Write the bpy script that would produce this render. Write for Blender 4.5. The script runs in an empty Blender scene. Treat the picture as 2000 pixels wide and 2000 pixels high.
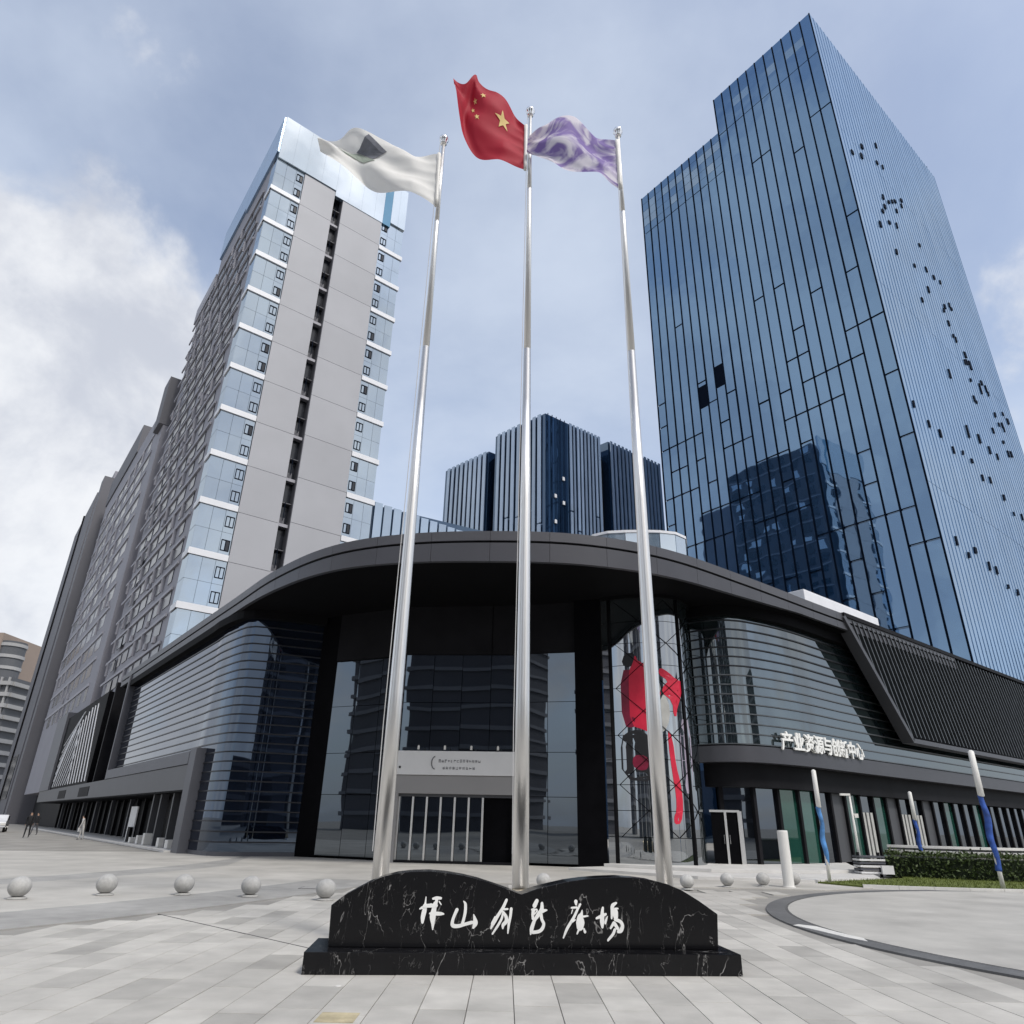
import bpy, bmesh, math, random
from mathutils import Matrix, Vector
random.seed(7)
S = bpy.context.scene
COL = S.collection
R_ = math.radians

# ------------------------------------------------------------------ camera
PITCH = math.atan(609 / 1354.0); ROLL = math.atan(65 / 3007.0)
c_, s_ = math.cos(PITCH), math.sin(PITCH); cr, sr = math.cos(ROLL), math.sin(ROLL)
Rv = (cr, -sr * s_, sr * c_); Uv = (-sr, -cr * s_, cr * c_); Fv = (0, c_, s_)
cam = bpy.data.cameras.new('camera'); camo = bpy.data.objects.new('camera', cam); COL.objects.link(camo)
cam.sensor_width = 36; cam.lens = 1354 / 2000 * 36; cam.clip_start = .1; cam.clip_end = 3000
camo.matrix_world = Matrix(((Rv[0], Uv[0], -Fv[0], 0), (Rv[1], Uv[1], -Fv[1], 0), (Rv[2], Uv[2], -Fv[2], 1.6), (0, 0, 0, 1)))
S.camera = camo

# ------------------------------------------------------------------ world / sun / exposure
SUN_EL, SUN_AZ = 52, 142          # azimuth clockwise from +Y: behind the camera, to the right
W = bpy.data.worlds.new('World'); S.world = W; W.use_nodes = True
nt = W.node_tree; N = nt.nodes; LK = nt.links; N.clear()
def nd(t, **k):
    n = N.new(t)
    for a, b in k.items(): setattr(n, a, b)
    return n
def mth(op, a, b=None, clamp=False):
    n = nd('ShaderNodeMath', operation=op, use_clamp=clamp)
    for i, v in enumerate((a, b)):
        if v is None: continue
        if isinstance(v, (int, float)): n.inputs[i].default_value = v
        else: LK.new(v, n.inputs[i])
    return n.outputs[0]
def mixc(f, a, b):
    n = nd('ShaderNodeMix', data_type='RGBA')
    for s, v in ((n.inputs[0], f), (n.inputs[6], a), (n.inputs[7], b)):
        if isinstance(v, (int, float)): s.default_value = v
        elif isinstance(v, tuple): s.default_value = (*v, 1)
        else: LK.new(v, s)
    return n.outputs[2]
def ramp(v, lo, hi):
    n = nd('ShaderNodeMapRange', interpolation_type='SMOOTHSTEP'); LK.new(v, n.inputs[0])
    n.inputs[1].default_value = lo; n.inputs[2].default_value = hi
    return n.outputs[0]
sky = nd('ShaderNodeTexSky', sky_type='NISHITA', sun_disc=False)
sky.sun_elevation = R_(SUN_EL); sky.sun_rotation = R_(SUN_AZ); sky.dust_density = 2.2; sky.air_density = 1.0; sky.ozone_density = 1.6
tc = nd('ShaderNodeTexCoord'); dirv = tc.outputs['Generated']
sp = nd('ShaderNodeSeparateXYZ'); LK.new(dirv, sp.inputs[0])
up = mth('MAXIMUM', sp.outputs[2], 0.0)
den = mth('ADD', up, .22)
cb = nd('ShaderNodeCombineXYZ'); LK.new(mth('DIVIDE', sp.outputs[0], den), cb.inputs[0]); LK.new(mth('DIVIDE', sp.outputs[1], den), cb.inputs[1])
def noise(vec, sc, det, rough, off):
    mp = nd('ShaderNodeMapping'); mp.inputs[1].default_value = off; LK.new(vec, mp.inputs[0])
    n = nd('ShaderNodeTexNoise'); n.inputs['Scale'].default_value = sc; n.inputs['Detail'].default_value = det; n.inputs['Roughness'].default_value = rough
    n.inputs['Distortion'].default_value = .15
    LK.new(mp.outputs[0], n.inputs[0]); return n.outputs[0]
thin = noise(cb.outputs[0], 1.5, 7, .55, (3.1, 1.7, 0))
puff = noise(dirv, 4.2, 9, .56, (.4, 2.2, 1.3))
big = noise(dirv, 1.6, 3, .5, (7.3, 1.1, 4.0))
# cumulus banks: directions of the cloud heaps round the horizon
heap = None
for d, rad in (((-.56, .71, .37), .42), ((-.60, .74, .20), .5), ((.74, .52, .42), .28), ((.9, .2, .4), .5), ((-.9, -.1, .35), .5), ((.2, -.9, .45), .55), ((-.5, -.75, .5), .5), ((.7, -.6, .4), .5)):
    v = Vector(d).normalized()
    dt = nd('ShaderNodeVectorMath', operation='DISTANCE'); LK.new(dirv, dt.inputs[0]); dt.inputs[1].default_value = v
    h = mth('SUBTRACT', 1.0, mth('DIVIDE', dt.outputs['Value'], rad))
    heap = h if heap is None else mth('MAXIMUM', heap, h)
heap = mth('MAXIMUM', heap, -.6)
cum = mth('ADD', mth('MULTIPLY', heap, .55), mth('MULTIPLY', mth('SUBTRACT', puff, .5), 1.5))
cmask = ramp(cum, .02, .27)
tmask = mth('MULTIPLY', ramp(mth('ADD', thin, mth('MULTIPLY', big, .35)), .42, .95), .85)
skyg = nd('ShaderNodeHueSaturation'); skyg.inputs['Saturation'].default_value = .74; skyg.inputs['Value'].default_value = 2.0; LK.new(sky.outputs[0], skyg.inputs['Color'])
hz = mth('POWER', mth('SUBTRACT', 1.0, up), 4.0)
base = mixc(mth('MULTIPLY', hz, .55), skyg.outputs[0], (5.0, 5.7, 6.8))
shade = ramp(noise(dirv, 5.5, 6, .6, (.47, 2.2, 1.22)), .34, .66)
ccol = mixc(shade, (5.3, 5.55, 6.2), (8.1, 8.2, 8.4))
c1 = mixc(tmask, base, (5.9, 6.6, 7.8))
c2 = mixc(mth('MULTIPLY', cmask, .88), c1, ccol)
bg = nd('ShaderNodeBackground'); bg.inputs[1].default_value = .1; LK.new(c2, bg.inputs[0])
wo = nd('ShaderNodeOutputWorld'); LK.new(bg.outputs[0], wo.inputs[0])

sun = bpy.data.lights.new('sun', 'SUN'); sun.energy = 2.2; sun.angle = R_(10); sun.color = (1, .96, .9)
suno = bpy.data.objects.new('sun', sun); COL.objects.link(suno)
sd = Vector((math.sin(R_(SUN_AZ)) * math.cos(R_(SUN_EL)), math.cos(R_(SUN_AZ)) * math.cos(R_(SUN_EL)), math.sin(R_(SUN_EL))))
suno.rotation_euler = (-sd).to_track_quat('-Z', 'Y').to_euler()
S.view_settings.view_transform = 'Standard'; S.view_settings.look = 'None'; S.view_settings.gamma = 1
S.view_settings.exposure = 0.22; S.view_settings.use_curve_mapping = False

# ------------------------------------------------------------------ materials
MATS = {}
def mat(name, col, rough=.6, metal=0, ior=1.45, var=.12, vs=1.5, bump=0, bs=30, tint=None, objrand=0, wob=0, stretch=(1, 1, 1)):
    m = bpy.data.materials.new(name); m.use_nodes = True
    t = m.node_tree; b = t.nodes['Principled BSDF']; L = t.links.new
    b.inputs['Roughness'].default_value = rough; b.inputs['Metallic'].default_value = metal; b.inputs['IOR'].default_value = ior
    if ior < 1.3: b.inputs['Specular IOR Level'].default_value = .12
    if tint: b.inputs['Specular Tint'].default_value = (*tint, 1)
    g = t.nodes.new('ShaderNodeNewGeometry'); mp = t.nodes.new('ShaderNodeMapping'); mp.inputs[3].default_value = stretch
    L(g.outputs['Position'], mp.inputs[0])
    n = t.nodes.new('ShaderNodeTexNoise'); n.inputs['Scale'].default_value = vs; n.inputs['Detail'].default_value = 5; L(mp.outputs[0], n.inputs[0])
    mr = t.nodes.new('ShaderNodeMapRange'); mr.inputs[1].default_value = .25; mr.inputs[2].default_value = .75
    mr.inputs[3].default_value = 1 - var; mr.inputs[4].default_value = 1 + var; L(n.outputs[0], mr.inputs[0])
    fac = mr.outputs[0]
    if bump:
        n5 = t.nodes.new('ShaderNodeTexNoise'); n5.inputs['Scale'].default_value = .55; n5.inputs['Detail'].default_value = 6; n5.inputs['Roughness'].default_value = .65; L(g.outputs['Position'], n5.inputs[0])
        r5_ = t.nodes.new('ShaderNodeMapRange'); r5_.inputs[1].default_value = .3; r5_.inputs[2].default_value = .7; r5_.inputs[3].default_value = .78; r5_.inputs[4].default_value = 1.12; L(n5.outputs[0], r5_.inputs[0])
        m5 = t.nodes.new('ShaderNodeMath'); m5.operation = 'MULTIPLY'; L(fac, m5.inputs[0]); L(r5_.outputs[0], m5.inputs[1]); fac = m5.outputs[0]
    if objrand:
        oi = t.nodes.new('ShaderNodeObjectInfo'); r2 = t.nodes.new('ShaderNodeMapRange')
        r2.inputs[3].default_value = 1 - objrand; r2.inputs[4].default_value = 1 + objrand; L(oi.outputs['Random'], r2.inputs[0])
        mu = t.nodes.new('ShaderNodeMath'); mu.operation = 'MULTIPLY'; L(fac, mu.inputs[0]); L(r2.outputs[0], mu.inputs[1]); fac = mu.outputs[0]
    hv = t.nodes.new('ShaderNodeHueSaturation'); hv.inputs['Color'].default_value = (*col, 1); L(fac, hv.inputs['Value'])
    L(hv.outputs[0], b.inputs['Base Color'])
    if bump or wob:
        n2 = t.nodes.new('ShaderNodeTexNoise'); n2.inputs['Scale'].default_value = bs if bump else .35; n2.inputs['Detail'].default_value = 4 if bump else 1
        L(g.outputs['Position'], n2.inputs[0])
        bp = t.nodes.new('ShaderNodeBump'); bp.inputs['Strength'].default_value = bump if bump else 1
        bp.inputs['Distance'].default_value = .02 if bump else wob
        L(n2.outputs[0], bp.inputs['Height']); L(bp.outputs[0], b.inputs['Normal'])
    MATS[name] = m; return m
def glass(name, body, tint, ior=3, rough=.02, wob=.02, objrand=.12):
    return mat(name, body, rough, 0, ior, .1, .4, tint=tint, wob=wob, objrand=objrand)
M = MATS
mat('paving_base', (.29, .278, .255), .75, var=.18, vs=.5, bump=.3, bs=40)
mat('slab_light', (.485, .466, .428), .62, var=.10, vs=2.5, bump=.15, bs=60, objrand=.09)
mat('slab_mid', (.455, .437, .402), .62, var=.10, vs=2.5, bump=.15, bs=60, objrand=.09)
mat('slab_dark', (.385, .37, .34), .62, var=.10, vs=2.5, bump=.15, bs=60, objrand=.08)
mat('granite_band', (.34, .332, .315), .6, var=.12, vs=3, bump=.2, bs=80)
mat('granite_dark', (.13, .13, .13), .55, var=.15, vs=3, bump=.2, bs=80)
mat('plaza_far', (.445, .428, .393), .65, var=.14, vs=.35, bump=.1, bs=30, stretch=(1, .25, 1))
mat('disc_concrete', (.435, .42, .388), .6, var=.09, vs=.6, bump=.1, bs=50)
mat('kerb_white', (.62, .61, .58), .6, var=.1, vs=4)
mat('joint', (.09, .09, .088), .9)
mat('step_stone', (.55, .54, .52), .6, var=.1, vs=1.2)
mat('fascia', (.062, .063, .073), .42, .2, var=.07, vs=.7)
mat('fascia_cap', (.075, .076, .086), .42, .2, var=.07, vs=.7)
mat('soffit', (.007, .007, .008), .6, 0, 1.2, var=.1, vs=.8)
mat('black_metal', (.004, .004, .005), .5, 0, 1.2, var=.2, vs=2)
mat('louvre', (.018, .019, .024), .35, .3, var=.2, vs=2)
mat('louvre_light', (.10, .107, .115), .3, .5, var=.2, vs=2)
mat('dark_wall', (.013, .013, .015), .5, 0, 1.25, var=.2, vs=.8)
mat('pier_grey', (.082, .085, .1), .45, .1, var=.08, vs=.8)
mat('band_grey', (.065, .067, .074), .45, .1, var=.08, vs=.8)
glass('podium_glass', (.003, .005, .011), (.60, .76, 1), 2.15, .015, .012)
glass('podium_glass_right', (.010, .016, .018), (.86, .95, 1), 2.5, .015, .012)
glass('entrance_glass', (.004, .005, .007), (.80, .90, 1), 2.4, .012, .008)
glass('brace_glass', (.012, .016, .018), (.92, .96, 1), 4.2, .012, .008)
glass('green_glass', (.012, .055, .042), (.8, 1, .95), 1.9, .03, .01)
glass('tower_glass', (.010, .036, .085), (.46, .70, 1), 4.1, .02, .018, .1)
glass('tower_glass_light', (.10, .20, .32), (.75, .88, 1), 3.6, .04, .01, .15)
glass('side_glass', (.14, .22, .35), (.72, .87, 1), 3.8, .12, .012, .06)
glass('loft_glass', (.03, .06, .11), (.82, .92, 1), 6.5, .025, .012, .22)
glass('crown_glass', (.24, .33, .43), (.92, .97, 1), 6.5, .05, .008, .05)
glass('crown_blue', (.03, .12, .22), (.5, .8, 1), 3.0, .03, .008)
glass('stripe_glass', (.27, .35, .48), (.78, .9, 1), 3.6, .05, .02, .22)
glass('stripe_dark', (.006, .014, .035), (.5, .7, 1), 1.8, .05, .02)
glass('navy_glass', (.008, .02, .045), (.55, .75, 1), 2.5, .03, .02)
mat('loft_panel', (.375, .38, .405), .55, var=.05, vs=.3, objrand=.03)
mat('white_band', (.74, .75, .78), .45, var=.05, vs=1)
mat('side_wall', (.25, .248, .282), .6, var=.08, vs=.25)
mat('side_ledge', (.34, .338, .375), .55, var=.08, vs=.6)
mat('slab_grey', (.115, .115, .13), .6, var=.08, vs=.15)
mat('window_dark', (.012, .014, .02), .2, ior=1.6, var=.2)
mat('joint_dark', (.004, .008, .018), .6, 0, 1.2)
mat('steel', (.78, .77, .75), .36, 1, var=.06, vs=1.2, stretch=(1, 1, .15))
mat('steel_bright', (.8, .8, .8), .12, 1)
mat('brass_steel', (.66, .55, .38), .3, 1, var=.08, vs=3)
mat('stone_ball', (.43, .425, .41), .75, var=.14, vs=14, bump=.35, bs=120)
mat('letter_white', (.82, .82, .80), .5, var=.04)
mat('sign_white', (.66, .66, .66), .5, var=.03)
mat('portal_grey', (.27, .265, .265), .5, var=.05, vs=.6)
mat('mark_grey', (.12, .12, .13), .6)
mat('white_paint', (.70, .69, .66), .45, var=.06, vs=3)
mat('banner_blue', (.025, .075, .30), .6, var=.6, vs=5)
mat('banner_sky', (.07, .21, .46), .6, var=.5, vs=4)
mat('flag_pole_rope', (.5, .5, .5), .8)
mat('flag_yellow', (.75, .55, .22), .7)
mat('emblem_grey', (.16, .17, .20), .7, var=.3, vs=6)
mat('emblem_green', (.25, .29, .25), .7, var=.2, vs=6)
mat('decal_red', (.55, .014, .045), .4, var=.12, vs=2)
mat('decal_maroon', (.18, .006, .03), .4, var=.3, vs=3)
mat('decal_grey', (.42, .42, .40), .5, var=.15, vs=2)
mat('decal_black', (.012, .012, .014), .4)
mat('decal_pink', (.34, .30, .38), .3, var=.1, vs=2)
mat('soil', (.035, .028, .02), .9, var=.3, vs=5)
mat('grass', (.10, .125, .022), .8, var=.3, vs=3)
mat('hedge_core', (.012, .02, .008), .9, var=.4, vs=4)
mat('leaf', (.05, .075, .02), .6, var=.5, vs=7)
mat('skin', (.45, .28, .2), .5)
mat('cloth_black', (.012, .012, .014), .8)
mat('cloth_pale', (.45, .44, .43), .8, var=.2, vs=6)
mat('cloth_grey', (.09, .09, .1), .8)
mat('hair', (.01, .009, .008), .5)
mat('bag_white', (.6, .6, .6), .7)
mat('car_paint', (.6, .61, .63), .2, ior=1.6)
mat('rubber', (.015, .015, .015), .8)
mat('far_tan', (.30, .24, .20), .7, var=.08, vs=.1)
mat('far_grey', (.10, .105, .115), .7, var=.15, vs=.1)
mat('far_white', (.36, .36, .36), .7, var=.1, vs=.1)
mat('reflected_wall', (.10, .10, .115), .6, var=.2, vs=.1)
mat('reflected_slab', (.24, .24, .26), .6, var=.1, vs=.1)

def cloth(name, c0, c1=None, sc=2.0, lo=.48, hi=.56, trans=.35):
    m = bpy.data.materials.new(name); m.use_nodes = True; t = m.node_tree; L = t.links.new
    b = t.nodes['Principled BSDF']; b.inputs['Roughness'].default_value = .7
    out = t.nodes['Material Output']; tr = t.nodes.new('ShaderNodeBsdfTranslucent'); mx = t.nodes.new('ShaderNodeMixShader'); mx.inputs[0].default_value = trans
    if c1:
        uv = t.nodes.new('ShaderNodeUVMap'); n = t.nodes.new('ShaderNodeTexNoise'); n.inputs['Scale'].default_value = sc; n.inputs['Detail'].default_value = 3
        n.inputs['Distortion'].default_value = 1.2; L(uv.outputs[0], n.inputs[0])
        mr = t.nodes.new('ShaderNodeMapRange'); mr.inputs[1].default_value = lo; mr.inputs[2].default_value = hi; L(n.outputs[0], mr.inputs[0])
        mc = t.nodes.new('ShaderNodeMix'); mc.data_type = 'RGBA'; mc.inputs[6].default_value = (*c0, 1); mc.inputs[7].default_value = (*c1, 1)
        L(mr.outputs[0], mc.inputs[0]); L(mc.outputs[2], b.inputs[0]); L(mc.outputs[2], tr.inputs[0])
    else:
        b.inputs[0].default_value = (*c0, 1); tr.inputs[0].default_value = (*c0, 1)
    L(b.outputs[0], mx.inputs[1]); L(tr.outputs[0], mx.inputs[2]); L(mx.outputs[0], out.inputs[0]); M[name] = m
cloth('flag_white', (.88, .87, .84)); cloth('flag_red', (.46, .012, .035)); cloth('flag_purple', (.24, .17, .44), (.76, .72, .80), 2.6, .42, .56)

# polished black marble with white veins
def marble():
    m = bpy.data.materials.new('black_marble'); m.use_nodes = True; t = m.node_tree; L = t.links.new; b = t.nodes['Principled BSDF']
    b.inputs['Roughness'].default_value = .18; b.inputs['IOR'].default_value = 1.32
    g = t.nodes.new('ShaderNodeTexCoord')
    acc = None
    for sc, w, off, rot, amp in ((1.5, .0045, 0, .6, .8), (2.6, .0038, 5, -.7, .6), (5.0, .005, 11, .9, .3)):
        mp = t.nodes.new('ShaderNodeMapping'); mp.inputs[1].default_value = (off, off * .3, off * .7); mp.inputs[2].default_value = (0, rot, 0); mp.inputs[3].default_value = (1.0, 1, .45)
        L(g.outputs['Object'], mp.inputs[0])
        n = t.nodes.new('ShaderNodeTexNoise'); n.inputs['Scale'].default_value = sc; n.inputs['Detail'].default_value = 5; n.inputs['Roughness'].default_value = .55; n.inputs['Distortion'].default_value = .6; L(mp.outputs[0], n.inputs[0])
        a = t.nodes.new('ShaderNodeMath'); a.operation = 'SUBTRACT'; a.inputs[1].default_value = .5; L(n.outputs[0], a.inputs[0])
        ab = t.nodes.new('ShaderNodeMath'); ab.operation = 'ABSOLUTE'; L(a.outputs[0], ab.inputs[0])
        mr = t.nodes.new('ShaderNodeMapRange'); mr.inputs[1].default_value = 0; mr.inputs[2].default_value = w; mr.inputs[3].default_value = amp; mr.inputs[4].default_value = 0; L(ab.outputs[0], mr.inputs[0])
        # break the veins up
        n2 = t.nodes.new('ShaderNodeTexNoise'); n2.inputs['Scale'].default_value = sc * 1.7; n2.inputs['Detail'].default_value = 2; L(mp.outputs[0], n2.inputs[0])
        m2 = t.nodes.new('ShaderNodeMapRange'); m2.inputs[1].default_value = .50; m2.inputs[2].default_value = .64; L(n2.outputs[0], m2.inputs[0])
        mu = t.nodes.new('ShaderNodeMath'); mu.operation = 'MULTIPLY'; L(mr.outputs[0], mu.inputs[0]); L(m2.outputs[0], mu.inputs[1])
        if acc is None: acc = mu.outputs[0]
        else:
            mx = t.nodes.new('ShaderNodeMath'); mx.operation = 'MAXIMUM'; L(acc, mx.inputs[0]); L(mu.outputs[0], mx.inputs[1]); acc = mx.outputs[0]
    mc = t.nodes.new('ShaderNodeMix'); mc.data_type = 'RGBA'; mc.inputs[6].default_value = (.006, .006, .007, 1); mc.inputs[7].default_value = (.42, .41, .40, 1)
    L(acc, mc.inputs[0]); L(mc.outputs[2], b.inputs[0]); M['black_marble'] = m
marble()

# ------------------------------------------------------------------ builders
WM = {}
I4 = Matrix.Identity(4)
def tag(o, label=None, cat=None, group=None, kind=None):
    if label: o['label'] = label
    if cat: o['category'] = cat
    if group: o['group'] = group
    if kind: o['kind'] = kind
    return o
def link(o, parent=None, frame=I4):
    COL.objects.link(o)
    if parent is None: o.matrix_basis = frame
    else:
        o.parent = parent; o.matrix_parent_inverse = WM[parent.name].inverted(); o.matrix_basis = frame
    WM[o.name] = frame.copy(); return o
def thing(name, label, cat, loc=(0, 0, 0), group=None):
    o = bpy.data.objects.new(name, None); o.empty_display_size = .3
    link(o, None, Matrix.Translation(Vector(loc))); return tag(o, label, cat, group)
class MB:
    def __init__(s): s.v = []; s.f = []
    def quad(s, a, b, c, d): k = len(s.v); s.v += [tuple(a), tuple(b), tuple(c), tuple(d)]; s.f.append((k, k + 1, k + 2, k + 3)); return s
    def box(s, x0, x1, y0, y1, z0, z1):
        k = len(s.v); s.v += [(x0, y0, z0), (x1, y0, z0), (x1, y1, z0), (x0, y1, z0), (x0, y0, z1), (x1, y0, z1), (x1, y1, z1), (x0, y1, z1)]
        s.f += [tuple(k + i for i in q) for q in ((0, 3, 2, 1), (4, 5, 6, 7), (0, 1, 5, 4), (1, 2, 6, 5), (2, 3, 7, 6), (3, 0, 4, 7))]; return s
    def prism(s, poly, z0, z1):
        n = len(poly); k = len(s.v)
        s.v += [(p[0], p[1], z0) for p in poly] + [(p[0], p[1], z1) for p in poly]
        s.f += [tuple(k + i for i in range(n))[::-1], tuple(k + n + i for i in range(n))]
        s.f += [(k + i, k + (i + 1) % n, k + n + (i + 1) % n, k + n + i) for i in range(n)]; return s
    def xzprism(s, poly, y0, y1):
        n = len(poly); k = len(s.v)
        s.v += [(p[0], y0, p[1]) for p in poly] + [(p[0], y1, p[1]) for p in poly]
        s.f += [tuple(k + i for i in range(n)), tuple(k + n + i for i in range(n))[::-1]]
        s.f += [(k + (i + 1) % n, k + i, k + n + i, k + n + (i + 1) % n) for i in range(n)]; return s
    def seg(s, a, b, th, z0, z1, side=0):
        d = Vector((b[0] - a[0], b[1] - a[1])).normalized(); n = Vector((-d.y, d.x)) * th
        o = n * side
        return s.prism([(a[0] + o.x, a[1] + o.y), (b[0] + o.x, b[1] + o.y), (b[0] + o.x + n.x, b[1] + o.y + n.y), (a[0] + o.x + n.x, a[1] + o.y + n.y)], z0, z1)
    def sweep(s, path, y0, y1, z0, z1):
        """rectangular bar along a plan path, from offset y0 to y1 to the left of the path"""
        k = len(s.v); n = len(path)
        for i, p in enumerate(path):
            a = path[max(i - 1, 0)]; b = path[min(i + 1, n - 1)]; d = Vector((b[0] - a[0], b[1] - a[1])).normalized(); nn = Vector((-d.y, d.x))
            for o, z in ((y0, z0), (y1, z0), (y1, z1), (y0, z1)): s.v.append((p[0] + nn.x * o, p[1] + nn.y * o, z(i) if callable(z) else z))
        for i in range(n - 1):
            for j in range(4):
                s.f.append((k + 4 * i + j, k + 4 * i + (j + 1) % 4, k + 4 * i + 4 + (j + 1) % 4, k + 4 * i + 4 + j))
        s.f += [(k + 3, k + 2, k + 1, k), tuple(k + 4 * (n - 1) + j for j in range(4))]; return s
    def tube(s, pts, rad, n=10, cap=True):
        k = len(s.v); m = len(pts)
        for i, p in enumerate(pts):
            a = Vector(pts[max(i - 1, 0)]); b = Vector(pts[min(i + 1, m - 1)]); d = (b - a).normalized()
            u = d.cross(Vector((0, 1, 0)) if abs(d.y) < .9 else Vector((1, 0, 0))).normalized(); w = d.cross(u)
            r = rad[i] if isinstance(rad, (list, tuple)) else rad
            for j in range(n):
                an = 2 * math.pi * j / n; s.v.append(tuple(Vector(p) + u * math.cos(an) * r + w * math.sin(an) * r))
        for i in range(m - 1):
            for j in range(n): s.f.append((k + i * n + j, k + i * n + (j + 1) % n, k + (i + 1) * n + (j + 1) % n, k + (i + 1) * n + j))
        if cap: s.f += [tuple(k + j for j in range(n))[::-1], tuple(k + (m - 1) * n + j for j in range(n))]
        return s
    def lathe(s, prof, n=20, c=(0, 0)):
        return s.tube([(c[0], c[1], z) for r, z in prof], [max(r, .001) for r, z in prof], n)
    def mesh(s, name, mt, smooth=False, bevel=0):
        me = bpy.data.meshes.new(name); me.from_pydata(s.v, [], s.f); me.materials.append(M[mt])
        bm = bmesh.new(); bm.from_mesh(me)
        if bevel: bmesh.ops.bevel(bm, geom=[e for e in bm.edges if e.is_manifold and e.calc_face_angle(0) > .4], offset=bevel, segments=2, affect='EDGES', profile=.6)
        bmesh.ops.recalc_face_normals(bm, faces=bm.faces); bm.to_mesh(me); bm.free()
        if smooth:
            for p in me.polygons: p.use_smooth = True
        return me
    def build(s, name, mt, parent=None, frame=I4, smooth=False, bevel=0):
        return link(bpy.data.objects.new(name, s.mesh(name, mt, smooth, bevel)), parent, frame)
def smooth_angle(o, deg=40):
    me = o.data
    for p in me.polygons: p.use_smooth = True
    me.set_sharp_from_angle(angle=R_(deg))
def inst(name, me, parent, frame): return link(bpy.data.objects.new(name, me), parent, frame)
def struct(o): o['kind'] = 'structure'; return o
def frame(x, y, deg, z=0): return Matrix.Translation((x, y, z)) @ Matrix.Rotation(R_(deg), 4, 'Z')
def T(x, y, z): return Matrix.Translation((x, y, z))
def catmull(pts, per=14):
    out = []
    P = [Vector(p) for p in pts]; P = [P[0] * 2 - P[1]] + P + [P[-1] * 2 - P[-2]]
    for i in range(1, len(P) - 2):
        for k in range(per):
            t = k / per; a, b, c, d = P[i - 1:i + 3]
            out.append(.5 * (2 * b + (c - a) * t + (2 * a - 5 * b + 4 * c - d) * t * t + (3 * b - a - 3 * c + d) * t ** 3))
    out.append(P[-2]); return out
def resample(pts, step):
    P = [Vector(p) for p in pts]; L = [0]
    for a, b in zip(P, P[1:]): L.append(L[-1] + (b - a).length)
    n = max(1, round(L[-1] / step)); out = []; j = 0
    for i in range(n + 1):
        t = L[-1] * i / n
        while j < len(L) - 2 and L[j + 1] < t: j += 1
        q = (t - L[j]) / max(L[j + 1] - L[j], 1e-9); out.append(P[j].lerp(P[j + 1], q))
    return out
def pane_mesh(name, mt, x0, x1, z0, z1, y, th=.03, tilt=.0012):
    ax, az = random.uniform(-tilt, tilt), random.uniform(-tilt, tilt); xc, zc = (x0 + x1) / 2, (z0 + z1) / 2
    m = MB().box(x0, x1, y, y + th, z0, z1)
    m.v = [(a, b + ax * (a - xc) + az * (c - zc), c) for a, b, c in m.v]
    return m
def pane(name, mt, parent, fr, x0, x1, z0, z1, y, th=.03, tilt=.0012):
    return pane_mesh(name, mt, x0, x1, z0, z1, y, th, tilt).build(name, mt, parent, fr)
def text_mesh(body, size, ext, mt):
    c = bpy.data.curves.new('glyph', 'FONT'); c.body = body; c.size = size; c.extrude = ext; c.offset = size * .019; c.align_x = 'CENTER'; c.resolution_u = 3
    o = bpy.data.objects.new('glyph', c); COL.objects.link(o)
    me = bpy.data.meshes.new_from_object(o.evaluated_get(bpy.context.evaluated_depsgraph_get()))
    bpy.data.objects.remove(o); bpy.data.curves.remove(c)
    me.materials.clear(); me.materials.append(M[mt]); return me

A1, B1 = R_(37), R_(51)
dL = Vector((-math.sin(A1), math.cos(A1))); nL = Vector((math.cos(A1), math.sin(A1)))
dR = Vector((math.sin(B1), math.cos(B1))); nR = Vector((-math.cos(B1), math.sin(B1)))
PL = Vector((-15.6, 36.9)); QR = Vector((18.2, 37.0))
FL = frame(PL.x, PL.y, -53); FR = frame(QR.x, QR.y, 39)
def pl(s, n=0): return PL + dL * s + nL * n
def pr(s, n=0): return QR + dR * s + nR * n

# ------------------------------------------------------------------ ground
g = MB().box(-900, 900, -500, 1300, -.5, -.02).build('plaza', 'paving_base'); struct(g)
AC = Vector((-40, 30.7)); RC = Vector((15, 14.5))
def annulus(c, r0, r1, a0, a1, z0, z1, n=60):
    m = MB(); k = 0
    for i in range(n + 1):
        a = a0 + (a1 - a0) * i / n; co, si = math.cos(a), math.sin(a)
        m.v += [(c.x + r0 * co, c.y + r0 * si, z0), (c.x + r1 * co, c.y + r1 * si, z0), (c.x + r1 * co, c.y + r1 * si, z1), (c.x + r0 * co, c.y + r0 * si, z1)]
    for i in range(n):
        for j in range(4): m.f.append((4 * i + j, 4 * i + (j + 1) % 4, 4 * i + 4 + (j + 1) % 4, 4 * i + 4 + j))
    m.f += [(0, 1, 2, 3), tuple(4 * n + j for j in (3, 2, 1, 0))]; return m
# pale field beyond the slabs, dark curved bands, and the round stage with its ring
struct(annulus(AC, 29.9, 35.3, -1.25, .22, -.02, .004).build('pavement', 'plaza_far', g))
struct(annulus(AC, 2, 28.4, -1.25, .30, -.02, .004).build('pavement', 'plaza_far', g))
struct(annulus(AC, 28.4, 29.9, -1.25, .22, -.02, .003).build('pavement_band', 'granite_band', g))
struct(annulus(AC, 35.3, 37.4, -1.25, .22, -.02, .003).build('pavement_band', 'granite_band', g))
struct(MB().prism([(-9, 23.2), (9.5, 23.2), (13, 25.2), (14, 31.5), (2, 33.6), (-12, 37.2)], -.02, .0045).build('pavement', 'plaza_far', g))
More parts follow.
